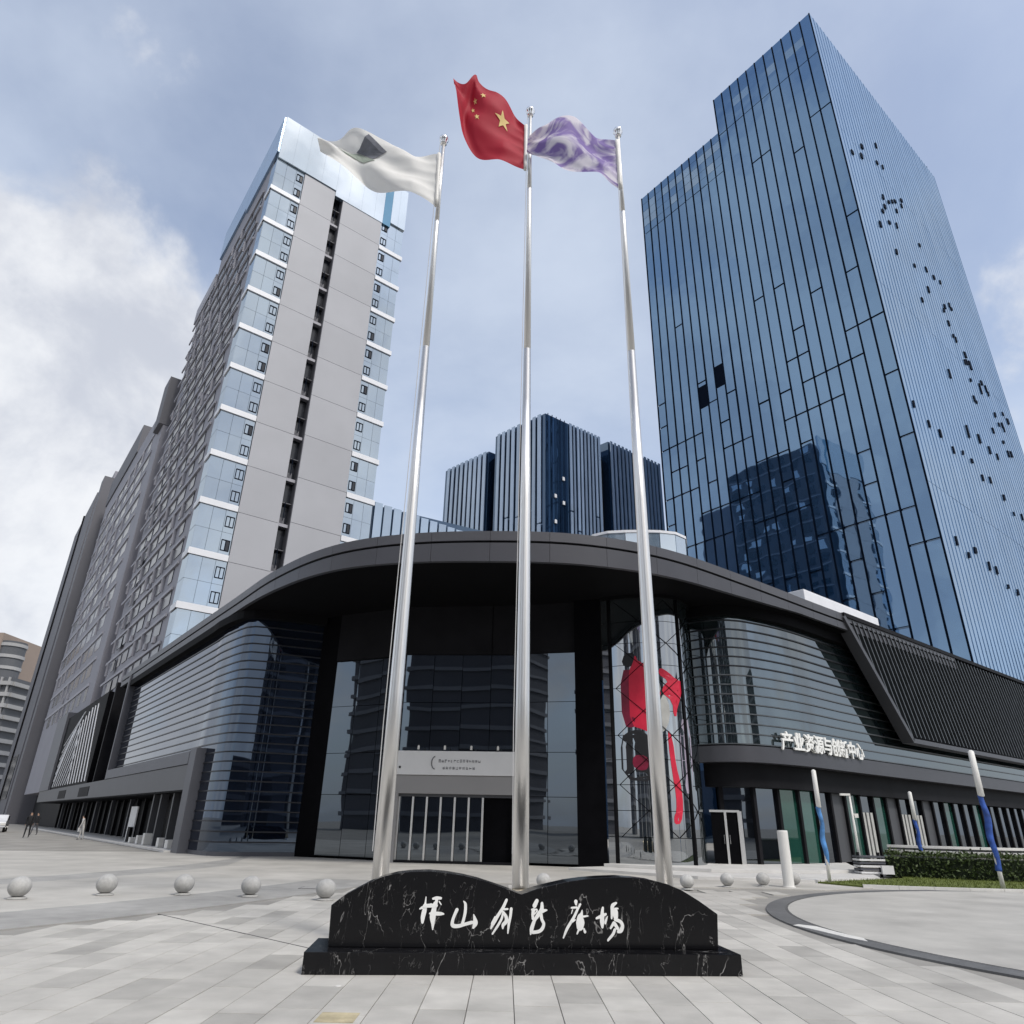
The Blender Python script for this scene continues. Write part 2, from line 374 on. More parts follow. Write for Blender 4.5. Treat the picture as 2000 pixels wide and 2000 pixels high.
# slabs: long joints run away from the camera
SW, SL = .445, .96
slabs = []
def inview(x, y):
    d = y * c_ - 1.6 * s_
    return d > .5 and abs(x * 1354 / d) < 1090 + 40 and y > 5.6
cols = int(30 / SW)
for i in range(-28, 34):
    x = i * SW + .12; offs = random.random() * SL
    for j in range(4, 22):
        y = j * SL + offs + (.0 if i % 2 else SL * .5); cxy = Vector((x + SW / 2, y + SL / 2))
        if cxy.y > 23.0 or not inview(cxy.x, cxy.y): continue
        if min((Vector(q) - AC).length for q in ((x, y), (x + SW, y), (x, y + SL), (x + SW, y + SL))) < 37.42: continue
        if min((Vector(q) - RC).length for q in ((x, y), (x + SW, y), (x, y + SL), (x + SW, y + SL))) < 9.7: continue
        slabs.append((x, y, random.random()))
slabs.sort(key=lambda q: (q[0] + SW / 2) ** 2 + (q[1] + SL / 2) ** 2)
def tone(r): return 'slab_dark' if r < .10 else ('slab_mid' if r < .45 else 'slab_light')
sm = {k: MB().box(.004, SW - .004, .004, SL - .004, -.03, 0).mesh('paving_slab', k, bevel=.003) for k in ('slab_dark', 'slab_mid', 'slab_light')}
for x, y, r in slabs[:300]:
    inst('paving_slab', sm[tone(r)], g, T(x, y, .004 + random.uniform(-.0012, .0012)))
far = {k: MB() for k in sm}
for x, y, r in slabs[300:]: far[tone(r)].box(x + .004, x + SW - .004, y + .004, y + SL - .004, -.02, .004)
fm = MB(); mi = []
for q, k in enumerate(far):
    b0 = len(fm.v); fm.v += far[k].v; fm.f += [tuple(b0 + w for w in f) for f in far[k].f]; mi += [q] * len(far[k].f)
me = bpy.data.meshes.new('paving'); me.from_pydata(fm.v, [], fm.f)
for k in far: me.materials.append(M[k])
me.polygons.foreach_set('material_index', mi)
tag(link(bpy.data.objects.new('paving', me), g), 'smaller far paving slabs of the plaza', kind='stuff')
struct(annulus(RC, .02, 9.22, 0, 2 * math.pi, -.02, .012, 120).build('stage_floor', 'disc_concrete', g))
struct(annulus(RC, 9.22, 9.28, 0, 2 * math.pi, -.02, .002, 120).build('drain_slot', 'joint', g))
struct(annulus(RC, 9.28, 9.68, 0, 2 * math.pi, -.02, .010, 120).build('ring_band', 'granite_dark', g))
struct(MB().seg((-6.18, 14.31), (-2.6, 11.0), .03, -.01, .0068).build('drain_slot', 'joint', g))
# steps before the shops on the right
stp = thing('entrance_step', 'two low pale stone steps in front of the right glass shops', 'steps', (9, 29, 0))
MB().prism([(2.5, 30.3), (6.6, 26.6), (10.3, 26.0), (13.6, 28.2), (14.6, 31), (17, 38), (9, 36)], -.02, .10).build('tread', 'step_stone', stp, bevel=.01)
MB().prism([(4.0, 31.2), (7.7, 28.9), (12.0, 29.5), (14.1, 30.8), (16.6, 37.6), (9, 35.8)], .10, .22).build('tread', 'step_stone', stp, bevel=.01)

# ------------------------------------------------------------------ podium
pod = thing('corner_podium', 'low dark building with sweeping curved canopy and wraparound louvred glass', 'building', (0, 33, 0))
edge = [(-45.5, 76.5), (-32.76, 59.75), (-23.1, 46.95), (-15.17, 36.5), (-11.07, 31.15), (-7.66, 27.85), (-4.18, 26.3), (.02, 25.8), (3.3, 26.1), (6.7, 27.5), (10.8, 30.55), (16.1, 34.85), (20.3, 38.2), (31, 46.85)]
ed = resample(catmull([Vector(p) for p in edge], 16), .6)
# keep from the left roof end to behind the slatted box
ed = [p for p in ed if p.x > -32.9 and p.x < 30]
def lowz(p): return 11.08 + .42 * min(1, (abs(p.x - .5) / 14) ** 2)
npan = 4
for k in range(0, len(ed) - 1, npan):
    seg = ed[k:k + npan + 1]
    if len(seg) < 2: continue
    a = seg[0].lerp(seg[1], .012); seg = [a] + seg[1:-1] + [seg[-1].lerp(seg[-2], .012)]
    o = MB().sweep(seg, .0, .5, 11.96, 12.36).build('roof_cap', 'fascia_cap', pod); smooth_angle(o)
    zs = [lowz(q) for q in seg]
    o = MB().sweep(seg, .03, .22, lambda i: zs[i], 11.87).build('fascia_panel', 'fascia', pod); smooth_angle(o)
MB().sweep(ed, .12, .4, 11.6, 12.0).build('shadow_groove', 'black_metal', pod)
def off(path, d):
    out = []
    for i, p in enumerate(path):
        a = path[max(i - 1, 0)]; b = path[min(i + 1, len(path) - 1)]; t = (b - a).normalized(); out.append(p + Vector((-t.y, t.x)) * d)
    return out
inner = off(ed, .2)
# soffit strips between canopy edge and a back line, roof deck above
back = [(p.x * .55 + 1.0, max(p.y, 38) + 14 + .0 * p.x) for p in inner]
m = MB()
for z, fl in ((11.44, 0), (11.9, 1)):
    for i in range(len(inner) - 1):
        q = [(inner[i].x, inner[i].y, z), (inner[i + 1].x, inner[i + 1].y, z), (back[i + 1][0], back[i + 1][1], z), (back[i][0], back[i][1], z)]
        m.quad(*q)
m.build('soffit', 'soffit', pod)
# --- left louvred glass, straight then round the corner
lp = catmull([pl(24.2, .45), pl(16, .45), pl(8, .45), pl(2.2, .45), pl(.2, .42), Vector((-13.55, 35.35)), Vector((-12.5, 35.35)), Vector((-11.2, 35.85)), Vector((-9.8, 36.4))], 10)
ls = resample(lp, .5)
kp = min(range(len(ls)), key=lambda i: (ls[i] - pl(1.2, .45)).length)
for k in range(0, len(ls) - 1, 3):
    a, b = ls[k], ls[min(k + 3, len(ls) - 1)]
    lo_ = 4.74 if k < kp else .18
    pts = ls[k:min(k + 3, len(ls) - 1) + 1]
    o = MB().sweep(pts, .0, .03, lo_, 11.42).build('glass_pane', 'podium_glass', pod); smooth_angle(o)
for i in range(25):
    z = .55 + i * .437
    path = ls if z > 4.7 else ls[kp:]
    if z > 10.9: continue
    o = MB().sweep(path, -.045, -.01, z, z + .06).build('louvre', 'louvre', pod); smooth_angle(o)
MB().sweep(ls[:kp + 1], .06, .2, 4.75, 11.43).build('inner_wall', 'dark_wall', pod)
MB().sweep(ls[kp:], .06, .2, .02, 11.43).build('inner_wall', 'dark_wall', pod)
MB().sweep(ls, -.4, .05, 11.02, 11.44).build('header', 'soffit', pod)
MB().sweep(ls[kp:], -.06, .1, 0, .18).build('plinth', 'pier_grey', pod)
# left pier and grey bands over the left shops
x_, y_ = pl(.55, -.1)
MB().box(-1.15, 0, -.05, 1.3, 0, 4.8).build('pier', 'pier_grey', pod, FL @ T(.1, 0, 0), bevel=.02)
bb = MB().box(-69, -1.1, 0, .5, 2.85, 4.05).build('band_panel', 'band_grey', pod, FL)
MB().box(-24.4, -1.1, -.06, .45, 4.08, 4.70).build('band_sill', 'pier_grey', pod, FL)
MB().box(-69, -1.1, .0, 2.6, 2.76, 2.85).build('shop_soffit', 'soffit', pod, FL)
MB().box(-69, -1.1, 2.6, 2.9, 0, 2.8).build('shop_wall', 'black_metal', pod, FL)
for i in range(26):
    x = -2.6 - i * 2.55
    MB().box(x - .16, x + .16, 2.25, 2.55, 0, 2.76).build('shop_mullion', 'dark_wall' if i % 3 else 'pier_grey', pod, FL)
    pane('shop_window', 'black_metal', pod, FL, x - 2.2, x - .3, .1, 2.6, 2.45)
for i in range(4):
    x = -2.0 - i * 2.3 - (.5 if i == 2 else 0)
    MB().box(x - .12, x + .12, .35, .75, 0, 2.76).build('shop_column', 'band_grey', pod, FL)
for x0, x1 in ((-36.5, -31.2), (-50, -45)): MB().box(x0, x1, -.03, .02, 3.0, 3.75).build('vent_panel', 'dark_wall', pod, FL)
MB().box(-69, -1.1, -.35, 2.6, .0, .09).build('shop_step', 'step_stone', pod, FL)
# left end of podium: dark recess and the white-striped chevron panel
MB().box(-34.5, -24.3, 1.2, 3.5, 4.05, 12.2).build('recess_wall', 'navy_glass', pod, FL)
MB().box(-24.6, -24.25, -.05, 1.2, 4.05, 11.9).build('recess_fin', 'pier_grey', pod, FL)
MB().box(-31.2, -30.8, .1, 1.2, 4.05, 12.2).build('recess_fin', 'dark_wall', pod, FL)
MB().box(-60, -34.6, .15, .6, 4.05, 11.9).build('chevron_backing', 'black_metal', pod, FL)
MB().box(-69, -60, -.1, .8, 4.05, 12.6).build('end_wall', 'pier_grey', pod, FL)
def clipz(x0, z0, x1, z1, lo, hi):
    """cut a slanted bar's axis to the band lo..hi"""
    def at(z): return x0 + (x1 - x0) * (z - z0) / (z1 - z0)
    a, b = max(min(z0, z1), lo), min(max(z0, z1), hi)
    return (at(a), a, at(b), b) if b > a + .2 else None
for i in range(7):       # right half: near-upright bars leaning right
    x = -36.0 - i * 1.75
    q = clipz(x, 4.3, x - 3.2 + i * .1, 11.3, 4.3, 11.3 if i < 3 else 11.3 - (i - 2) * .25)
    MB().xzprism([(q[0] - .2, q[1]), (q[0] + .2, q[1]), (q[2] + .2, q[3]), (q[2] - .2, q[3])], .11, .148).build('white_stripe', 'white_band', pod, FL)
for i in range(13):      # left half: bars leaning the other way, meeting the upright ones
    z0 = 4.3 + max(0, i - 6) * .95; x0 = -48.2 - min(i, 6) * 1.7 + max(0, i - 6) * .0
    xa = -58.5 if i >= 6 else x0
    if i < 7: q = (x0, 4.3, x0 + 6.2, 9.8)
    else: q = (-58.6 + (i - 7) * .2, 4.9 + (i - 7) * .75, -51.8 + (i - 7) * 1.0, 9.6 + (i - 7) * .35)
    if i < 7:
        lim = min(9.8, 4.4 + 5.4 * (i + 1) / 4.0); t = (lim - 4.3) / 5.5; q = (x0, 4.3, x0 + 6.2 * t, lim)
    MB().xzprism([(q[0] - .22, q[1]), (q[0] + .22, q[1]), (q[2] + .22, q[3]), (q[2] - .22, q[3])], .105 - .0012 * i, .146).build('white_stripe', 'white_band', pod, FL)
# --- black columns, recessed entrance
MB().prism([(-9.85, 36.3), (-8.75, 35.75), (-8.4, 37.6), (-9.6, 38.6)], 0, 11.44).build('column', 'black_metal', pod)
MB().prism([(3.05, 32.1), (4.25, 31.75), (4.5, 34.2), (3.3, 34.2)], 0, 11.44).build('column', 'black_metal', pod)
def glass_run(a, b, zs, n, mt, nm='glass_pane', th=.04, gap=.012):
    a, b = Vector(a), Vector(b); d = (b - a) / n; ang = math.degrees(math.atan2(d.y, d.x)); L = d.length
    for i in range(n):
        p = a + d * i; fr = frame(p.x, p.y, ang)
        for z0, z1 in zip(zs, zs[1:]): pane(nm, mt, pod, fr, gap, L - gap, z0 + gap, z1 - gap, 0, th, .0022)
glass_run((-8.8, 35.75), (-4.95, 33.95), (.1, 2.7, 4.55, 6.75, 9.0), 3, 'entrance_glass')
glass_run((.55, 33.0), (3.1, 32.35), (.1, 2.7, 4.55, 6.75, 9.0), 2, 'entrance_glass')
glass_run((-4.95, 33.7), (.55, 33.2), (4.55, 6.75, 9.0), 4, 'entrance_glass')
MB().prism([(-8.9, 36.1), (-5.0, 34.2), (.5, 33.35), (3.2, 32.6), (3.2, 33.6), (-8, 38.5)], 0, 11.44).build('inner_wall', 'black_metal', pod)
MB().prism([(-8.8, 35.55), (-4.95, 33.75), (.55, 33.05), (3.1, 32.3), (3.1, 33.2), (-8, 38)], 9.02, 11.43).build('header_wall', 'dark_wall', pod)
for i in range(5):
    x = -4.9 + i * 1.36; MB().box(x - .012, x + .012, 0, .03, 9.05, 11.4).build('panel_joint', 'black_metal', pod, frame(0, 33.04 - .091 * x, -5.2))
# portal with grey surround
PF = frame(-4.85, 33.3, -5.3)
MB().box(-.1, 5.4, -.25, .35, 2.74, 3.5).build('portal_lintel', 'portal_grey', pod, PF, bevel=.01)
MB().box(-.1, .12, -.25, .35, 0, 2.74).build('portal_jamb', 'portal_grey', pod, PF, bevel=.008)
MB().box(5.2, 5.4, -.25, .35, 0, 2.74).build('portal_jamb', 'portal_grey', pod, PF, bevel=.008)
MB().box(.12, 5.2, -.2, .3, 0, .1).build('threshold', 'dark_wall', pod, PF)
MB().box(.12, 5.2, -.1, .0, 2.62, 2.74).build('door_rail', 'band_grey', pod, PF)
for i in range(7):
    x0 = .14 + i * .62; w = .6 if i < 6 else 1.3
    if i < 6:
        d = MB().box(x0 + .07, x0 + w - .02, -.035, -.015, .1, 2.62).build('door', 'entrance_glass', pod, PF)
        MB().box(x0 - .03, x0 + .055, -.09, -.0, .1, 2.62).build('door_stile', 'steel', d, PF, bevel=.008)
    else:
        d = MB().box(x0 + .05, 5.15, .05, .08, .1, 2.62).build('door', 'black_metal', pod, PF)
        MB().box(x0 - .03, x0 + .055, -.09, -.0, .1, 2.62).build('door_stile', 'steel', d, PF, bevel=.008)
# downlights over the sign
for i in range(4): MB().lathe([(.05, 4.58), (.05, 4.72), (.03, 4.76)], 8).build('spotlight', 'white_paint', pod, PF @ T(.9 + i * 1.2, -.3, 0))
# --- braced glass bay right of the entrance
bay = catmull([Vector((4.3, 31.75)), Vector((5.3, 31.2)), Vector((6.6, 30.95)), Vector((7.6, 31.15)), Vector((8.3, 31.9)), Vector((8.75, 33.2))], 8)
bs = resample(bay, .42)
zz = [.15, 1.2, 2.2, 3.2, 4.2, 5.2, 6.2, 7.2, 8.2, 9.2, 10.2, 11.3]
cutsx = [0, 1, 6, 9, len(bs) - 1] if len(bs) > 12 else [0, 1, 5, 8, len(bs) - 1]
for a, b in zip(cutsx, cutsx[1:]):
    for z0, z1 in zip(zz, zz[1:]):
        o = MB().sweep(bs[a:b + 1], 0, .03, z0 + .012, z1 - .012).build('glass_pane', 'brace_glass', pod); smooth_angle(o)
def on(path, t):
    t = max(0, min(1, t)) * (len(path) - 1); i = min(int(t), len(path) - 2); return path[i].lerp(path[i + 1], t - i)
for r in range(5):
    z0, z1 = 1.2 + r * 2.0, 3.2 + r * 2.0
    for t0, t1 in ((.1, .5), (.5, .9)):
        for za, zb in ((z0, z1), (z1, z0)):
            pts = []
            for k in range(7):
                q = on(bs, t0 + (t1 - t0) * k / 6); pts.append((q.x, q.y - .03, za + (zb - za) * k / 6))
            MB().tube(pts, .013, 6).build('brace', 'black_metal', pod)
for t in (.06, .62):
    q = on(bs, t); MB().tube([(q.x, q.y - .05, .1), (q.x, q.y - .05, 11.3)], .07, 8).build('mullion', 'dark_wall', pod, smooth=True)
MB().sweep(bs, .08, .3, 0, 11.4).build('inner_wall', 'dark_wall', pod)
MB().sweep(bs, -.04, .1, 0, .15).build('plinth', 'pier_grey', pod)
MB().sweep(bs, -.12, .3, 11.3, 11.44).build('header', 'soffit', pod)
# --- right louvred facade
rp = catmull([Vector((8.75, 33.3)), Vector((9.4, 32.75)), Vector((10.3, 32.5)), Vector((11.6, 32.85)), Vector((14.2, 34.45)), Vector(pr(.4, .6)), pr(12, .6), pr(26, .6), pr(46, .6)], 12)
rs = resample(rp, .5)
rs = [p for p in rs]
for k in range(0, len(rs) - 1, 3):
    pts = rs[k:min(k + 3, len(rs) - 1) + 1]
    if pts[0].x > 40: continue
    for z0, z1 in ((5.05, 6.8), (6.8, 8.55), (8.55, 10.95)):
        o = MB().sweep(pts, 0, .03, z0 + .01, z1 - .01).build('glass_pane', 'podium_glass_right', pod); smooth_angle(o)
cut = min(range(len(rs)), key=lambda i: (rs[i] - pr(8, .6)).length)
for i in range(14):
    z = 5.05 + i * .437
    path = rs if z < 6.4 else rs[:cut + 4]
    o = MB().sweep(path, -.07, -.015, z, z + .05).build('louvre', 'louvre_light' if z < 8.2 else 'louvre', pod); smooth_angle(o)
MB().sweep(rs, .06, .25, 4.4, 11.43).build('inner_wall', 'dark_wall', pod)
o = MB().sweep(rs, -.22, .3, 4.3, 4.98).build('band_panel', 'fascia', pod); smooth_angle(o)
o = MB().sweep(off(rs, .45), -.1, .9, 3.3, 4.32).build('shop_lintel', 'dark_wall', pod); smooth_angle(o)
o = MB().sweep(rs, -.3, .1, 10.95, 11.44).build('header', 'soffit', pod); smooth_angle(o)
# shop front under it
sf = off(rs, .75); sfr = resample(sf, .5)
MB().sweep(off(rs, 1.3), 0, .2, 0, 4.3).build('shop_wall', 'black_metal', pod)
step = 0; k = 1
kinds = ['dark', 'dark', 'green', 'green', 'dark', 'panel', 'green', 'curtain', 'green', 'panel', 'curtain', 'curtain', 'panel', 'dark', 'teal', 'dark', 'dark', 'teal', 'dark', 'dark', 'dark', 'dark', 'dark', 'dark', 'dark']
fi = 0; i = 1
while i < len(sfr) - 4 and fi < len(kinds):
    a, b = sfr[i], sfr[i + 3]; kd = kinds[fi]
    d = (b - a).normalized(); ang = math.degrees(math.atan2(d.y, d.x)); fr = frame(a.x, a.y, ang); L = (b - a).length
    mt = {'dark': 'entrance_glass', 'green': 'green_glass', 'panel': 'band_grey', 'curtain': 'entrance_glass', 'teal': 'green_glass'}[kd]
    pane('shop_panel' if kd == 'panel' else 'shop_window', mt, pod, fr, .08, L - .08, .24, 3.3, 0)
    MB().box(-.09, .09, -.14, .2, .2, 3.35).build('shop_mullion', 'dark_wall', pod, fr, bevel=.01)
    if kd == 'curtain':
        for q in range(3): MB().box(.15 + q * .42, .40 + q * .42, -.09, -.03, .24, 2.5).build('pale_strip', 'decal_grey', pod, fr)
    i += 3; fi += 1
# glazed double door in the shop front next to the braced bay
DF = frame(9.05, 33.35, -8)
dd = MB().box(.0, 1.15, -.2, -.16, .22, 2.25).build('door', 'black_metal', pod, DF)
MB().box(-.06, 1.22, -.24, -.12, 2.25, 2.34).build('door_head', 'steel', dd, DF)
for x in (.55,): MB().box(x, x + .1, -.24, -.14, .22, 2.25).build('door_stile', 'steel', dd, DF)
MB().box(1.12, 1.3, -.26, -.1, .22, 2.3).build('door_stile', 'steel', dd, DF)
for x in (.47, .72): MB().tube([(x, -.28, 1.0), (x, -.28, 1.35)], .018, 6).build('door_handle', 'steel_bright', dd, DF)
# --- slatted dark box on the right wing
n0 = -.35
MB().xzprism([(-.45, 12.15), (5.15, 6.25), (60, 6.35), (60, 12.25)], n0 + .5, n0 + .62).build('slat_backing', 'black_metal', pod, FR)
def barxz(p, q, w, y0, y1, nm, mt):
    d = Vector((q[0] - p[0], q[1] - p[1])).normalized(); n = Vector((-d.y, d.x)) * w / 2
    return MB().xzprism([(p[0] - n.x, p[1] - n.y), (q[0] - n.x, q[1] - n.y), (q[0] + n.x, q[1] + n.y), (p[0] + n.x, p[1] + n.y)], y0, y1).build(nm, mt, pod, FR)
barxz((-.55, 12.2), (5.1, 6.2), .26, n0 - .12, n0 + .5, 'slat_frame', 'fascia')
barxz((5.0, 6.22), (60, 6.32), .24, n0 - .12, n0 + .49, 'slat_frame', 'fascia')
barxz((-.55, 12.3), (60, 12.36), .22, n0 - .12, n0 + .48, 'slat_frame', 'dark_wall')
for i in range(96):
    x = .45 + i * .55; top = 12.1; lean = .44
    zb = 6.45
    # lower end: where the leaning slat meets the slanted frame
    xl = x + lean * (top - zb)
    dz = lambda X: 12.2 - (X + .55) * (6.0 / 5.65)
    if xl < 5.2:
        t = 0
        for q in range(60):
            t = q / 60 * (top - zb)
            if top - t < dz(x + lean * t) - 0 and False: break
        # solve x+lean*t on the frame line
        t = (top - 12.2 + (x + .55) * (6 / 5.65)) / (1 - lean * 6 / 5.65)
        t = max(.3, min(t, top - zb))
        xl, zb = x + lean * t, top - t
    MB().xzprism([(x - .035, top), (x + .035, top), (xl + .035, zb), (xl - .035, zb)][::-1], n0 - .08, n0 + .44).build('slat', 'louvre_light', pod, FR)
# white parapet block and glass roof lantern on the podium roof
MB().box(.3, 9.6, 2.0, 4.0, 11.95, 14.5).build('parapet_block', 'white_band', pod, FR, bevel=.03)
lan = catmull([Vector((4.2, 37.8)), Vector((4.6, 35.9)), Vector((6.0, 35.3)), Vector((8.4, 35.2)), Vector((9.7, 35.9)), Vector((10.2, 37.8))], 5)
lanr = resample(lan, .9)
ro = MB().sweep(lanr, -.05, 2.2, 16.35, 16.5).build('lantern_roof', 'white_band', pod)
for a, b in zip(lanr, lanr[1:]): MB().seg(a.lerp(b, .02), a.lerp(b, .98), .04, 11.9, 16.35).build('lantern_pane', 'crown_glass', pod)

# ------------------------------------------------------------------ signs on the podium
es = thing('entrance_sign', 'pale grey sign board with small dark lettering above the entrance doors', 'sign', (-2.2, 33, 3.5))
MB().box(-.05, 5.35, -.33, -.26, 3.51, 4.52).build('board', 'sign_white', es, PF, bevel=.01)
pts = [(1.72 + .18 * math.cos(a), -.34, 4.02 + .27 * math.sin(a)) for a in [R_(100 + q * 18) for q in range(10)]]
MB().tube(pts, .022, 6).build('logo', 'mark_grey', es, PF)
rr = random.Random(3)
for row, (z, n, x0, dx, h) in enumerate(((4.09, 14, 1.86, .137, .14), (3.8, 10, 2.05, .15, .13))):
    for i in range(n):
        m = MB(); x = x0 + i * dx
        for q in range(3):
            if rr.random() < .8: m.box(x + q * .036, x + q * .036 + .016, -.336, -.33, z - h * rr.uniform(.3, .5), z + h * rr.uniform(.3, .5))
        for q in range(2):
            if rr.random() < .75: zq = z + h * rr.uniform(-.45, .4); m.box(x, x + .095, -.339, -.334, zq, zq + .018)
        if m.v: m.build('glyph', 'mark_grey', es, PF)
MB().lathe([(.05, 0), (.05, .02)], 10).build('bolt', 'decal_black', es, PF @ T(.12, -.33, 3.82) @ Matrix.Rotation(R_(90), 4, 'X'))
sg = thing('lettering_sign', 'white raised Chinese characters on the curved right louvred facade', 'sign', (15, 35, 4.9))
path = off(rs, -.3); cum_ = [0]
for a, b in zip(path, path[1:]): cum_.append(cum_[-1] + (b - a).length)
def at_len(s):
    for i in range(len(cum_) - 1):
        if cum_[i + 1] >= s:
            t = (s - cum_[i]) / (cum_[i + 1] - cum_[i]); d = (path[i + 1] - path[i]).normalized(); return path[i].lerp(path[i + 1], t), d
s0 = min(range(len(path)), key=lambda i: abs(path[i].x - 12.55)); s0 = cum_[s0]
for i, ch in enumerate('产业资源与创新中心'):
    p, d = at_len(s0 + .4 + i * .83); me = text_mesh(ch, .86, .04, 'letter_white')
    inst('character', me, sg, frame(p.x, p.y, math.degrees(math.atan2(d.y, d.x)), 5.0) @ Matrix.Rotation(R_(90), 4, 'X'))
# red graphic behind/on the braced glass
dc = thing('red_graphic', 'large red and grey abstract graphic on the braced glass bay', 'graphic', (6, 31, 3))
def onbay(u, z, o): q = on(bs, u); q2 = on(bs, u + .02); t = (q2 - q).normalized(); return (q.x + t.y * o, q.y - t.x * o, z)
def decal(poly, mt, o, nm='shape'):
    for _ in range(1): poly = [q for a, b in zip(poly, poly[1:] + poly[:1]) for q in ((a[0] * .75 + b[0] * .25, a[1] * .75 + b[1] * .25), (a[0] * .25 + b[0] * .75, a[1] * .25 + b[1] * .75))]
    bm = bmesh.new(); vs = [bm.verts.new((u, z, 0)) for u, z in poly]; f = bm.faces.new(vs)
    bmesh.ops.triangulate(bm, faces=[f])
    for _ in range(2): bmesh.ops.subdivide_edges(bm, edges=[e for e in bm.edges if abs(e.verts[0].co.x - e.verts[1].co.x) > .06], cuts=1)
    bmesh.ops.triangulate(bm, faces=bm.faces[:])
    for v in bm.verts: v.co = onbay(v.co.x, v.co.y, o)
    me = bpy.data.meshes.new(nm); bm.to_mesh(me); bm.free(); me.materials.append(M[mt])
    ob = link(bpy.data.objects.new(nm, me), dc); md = ob.modifiers.new('thick', 'SOLIDIFY'); md.thickness = .004; md.offset = 0
decal([(.56, 2.9), (.66, 2.9), (.68, 5.9), (.56, 5.9)], 'decal_pink', .006)
decal([(.12, 3.4), (.36, 3.3), (.38, 4.6), (.30, 5.4), (.2, 5.4), (.12, 5.1)], 'decal_black', .006)
decal([(.14, 5.55), (.25, 5.5), (.25, 8.0), (.14, 8.0)], 'decal_maroon', .007)
decal([(.20, 3.95), (.25, 3.75), (.31, 3.8), (.32, 4.25), (.27, 4.4), (.21, 4.35)], 'decal_maroon', .009)
decal([(.20, 5.6), (.30, 5.4), (.33, 5.3), (.34, 6.0), (.36, 6.3), (.42, 6.6), (.44, 7.1), (.36, 7.3), (.37, 7.9), (.42, 8.2), (.28, 8.3), (.26, 8.7), (.24, 8.3), (.21, 8.0), (.20, 7.2)], 'decal_red', .010)
decal([(.34, 6.75), (.42, 6.8), (.44, 7.3), (.39, 7.75), (.34, 7.7)], 'decal_grey', .013)
decal([(.15, 8.25), (.22, 8.05), (.255, 8.5), (.25, 8.75), (.18, 8.75)], 'decal_black', .012)
decal([(.40, 5.2), (.47, 5.5), (.50, 6.3), (.46, 7.0), (.42, 6.6), (.42, 5.8)], 'decal_grey', .011)
decal([(.44, 7.0), (.52, 6.6), (.52, 6.0), (.55, 6.0), (.56, 7.2), (.62, 7.2), (.63, 7.5), (.56, 7.6), (.50, 7.9), (.44, 8.1), (.42, 7.8), (.50, 7.5), (.46, 7.3)], 'decal_red', .015)
decal([(.47, 1.7), (.52, 1.75), (.545, 2.4), (.54, 3.2), (.51, 4.0), (.50, 5.0), (.47, 5.5), (.465, 4.8), (.48, 3.6), (.495, 2.8), (.49, 2.2), (.47, 2.0)], 'decal_red', .014)

# ------------------------------------------------------------------ left tower (loft apartments)
C1 = Vector((-26.8, 54.25)); LF = frame(C1.x, C1.y, 39); LS = frame(C1.x, C1.y, -53)
lt = thing('loft_tower', 'tall pale tower with grey panel columns and banded glass corner bays', 'building', (C1.x, C1.y, 0))
Hh = 75.0; FZ = 4.68; Z0 = 16.96
q2 = Vector((math.cos(R_(88)), math.sin(R_(88))))
bodyp = [(0.1, 1.55), (16.1, 1.55), (16.1 + q2.x * 22, q2.y * 22), (q2.x * 22 + .05, q2.y * 22)]
MB().prism(bodyp, 4.2, 73.8).build('wall', 'side_wall', lt, LF)
MB().prism([(q2.x * 22 + .3, q2.y * 22 + .01), (15 + q2.x * 22, q2.y * 22), (15 + q2.x * 31.5, q2.y * 31.5), (q2.x * 31.5 + .3, q2.y * 31.5)], 4.2, 67.5).build('rear_wall', 'side_wall', lt, LF)
floors = [(Z0 + k * FZ) for k in range(-1, 11)]
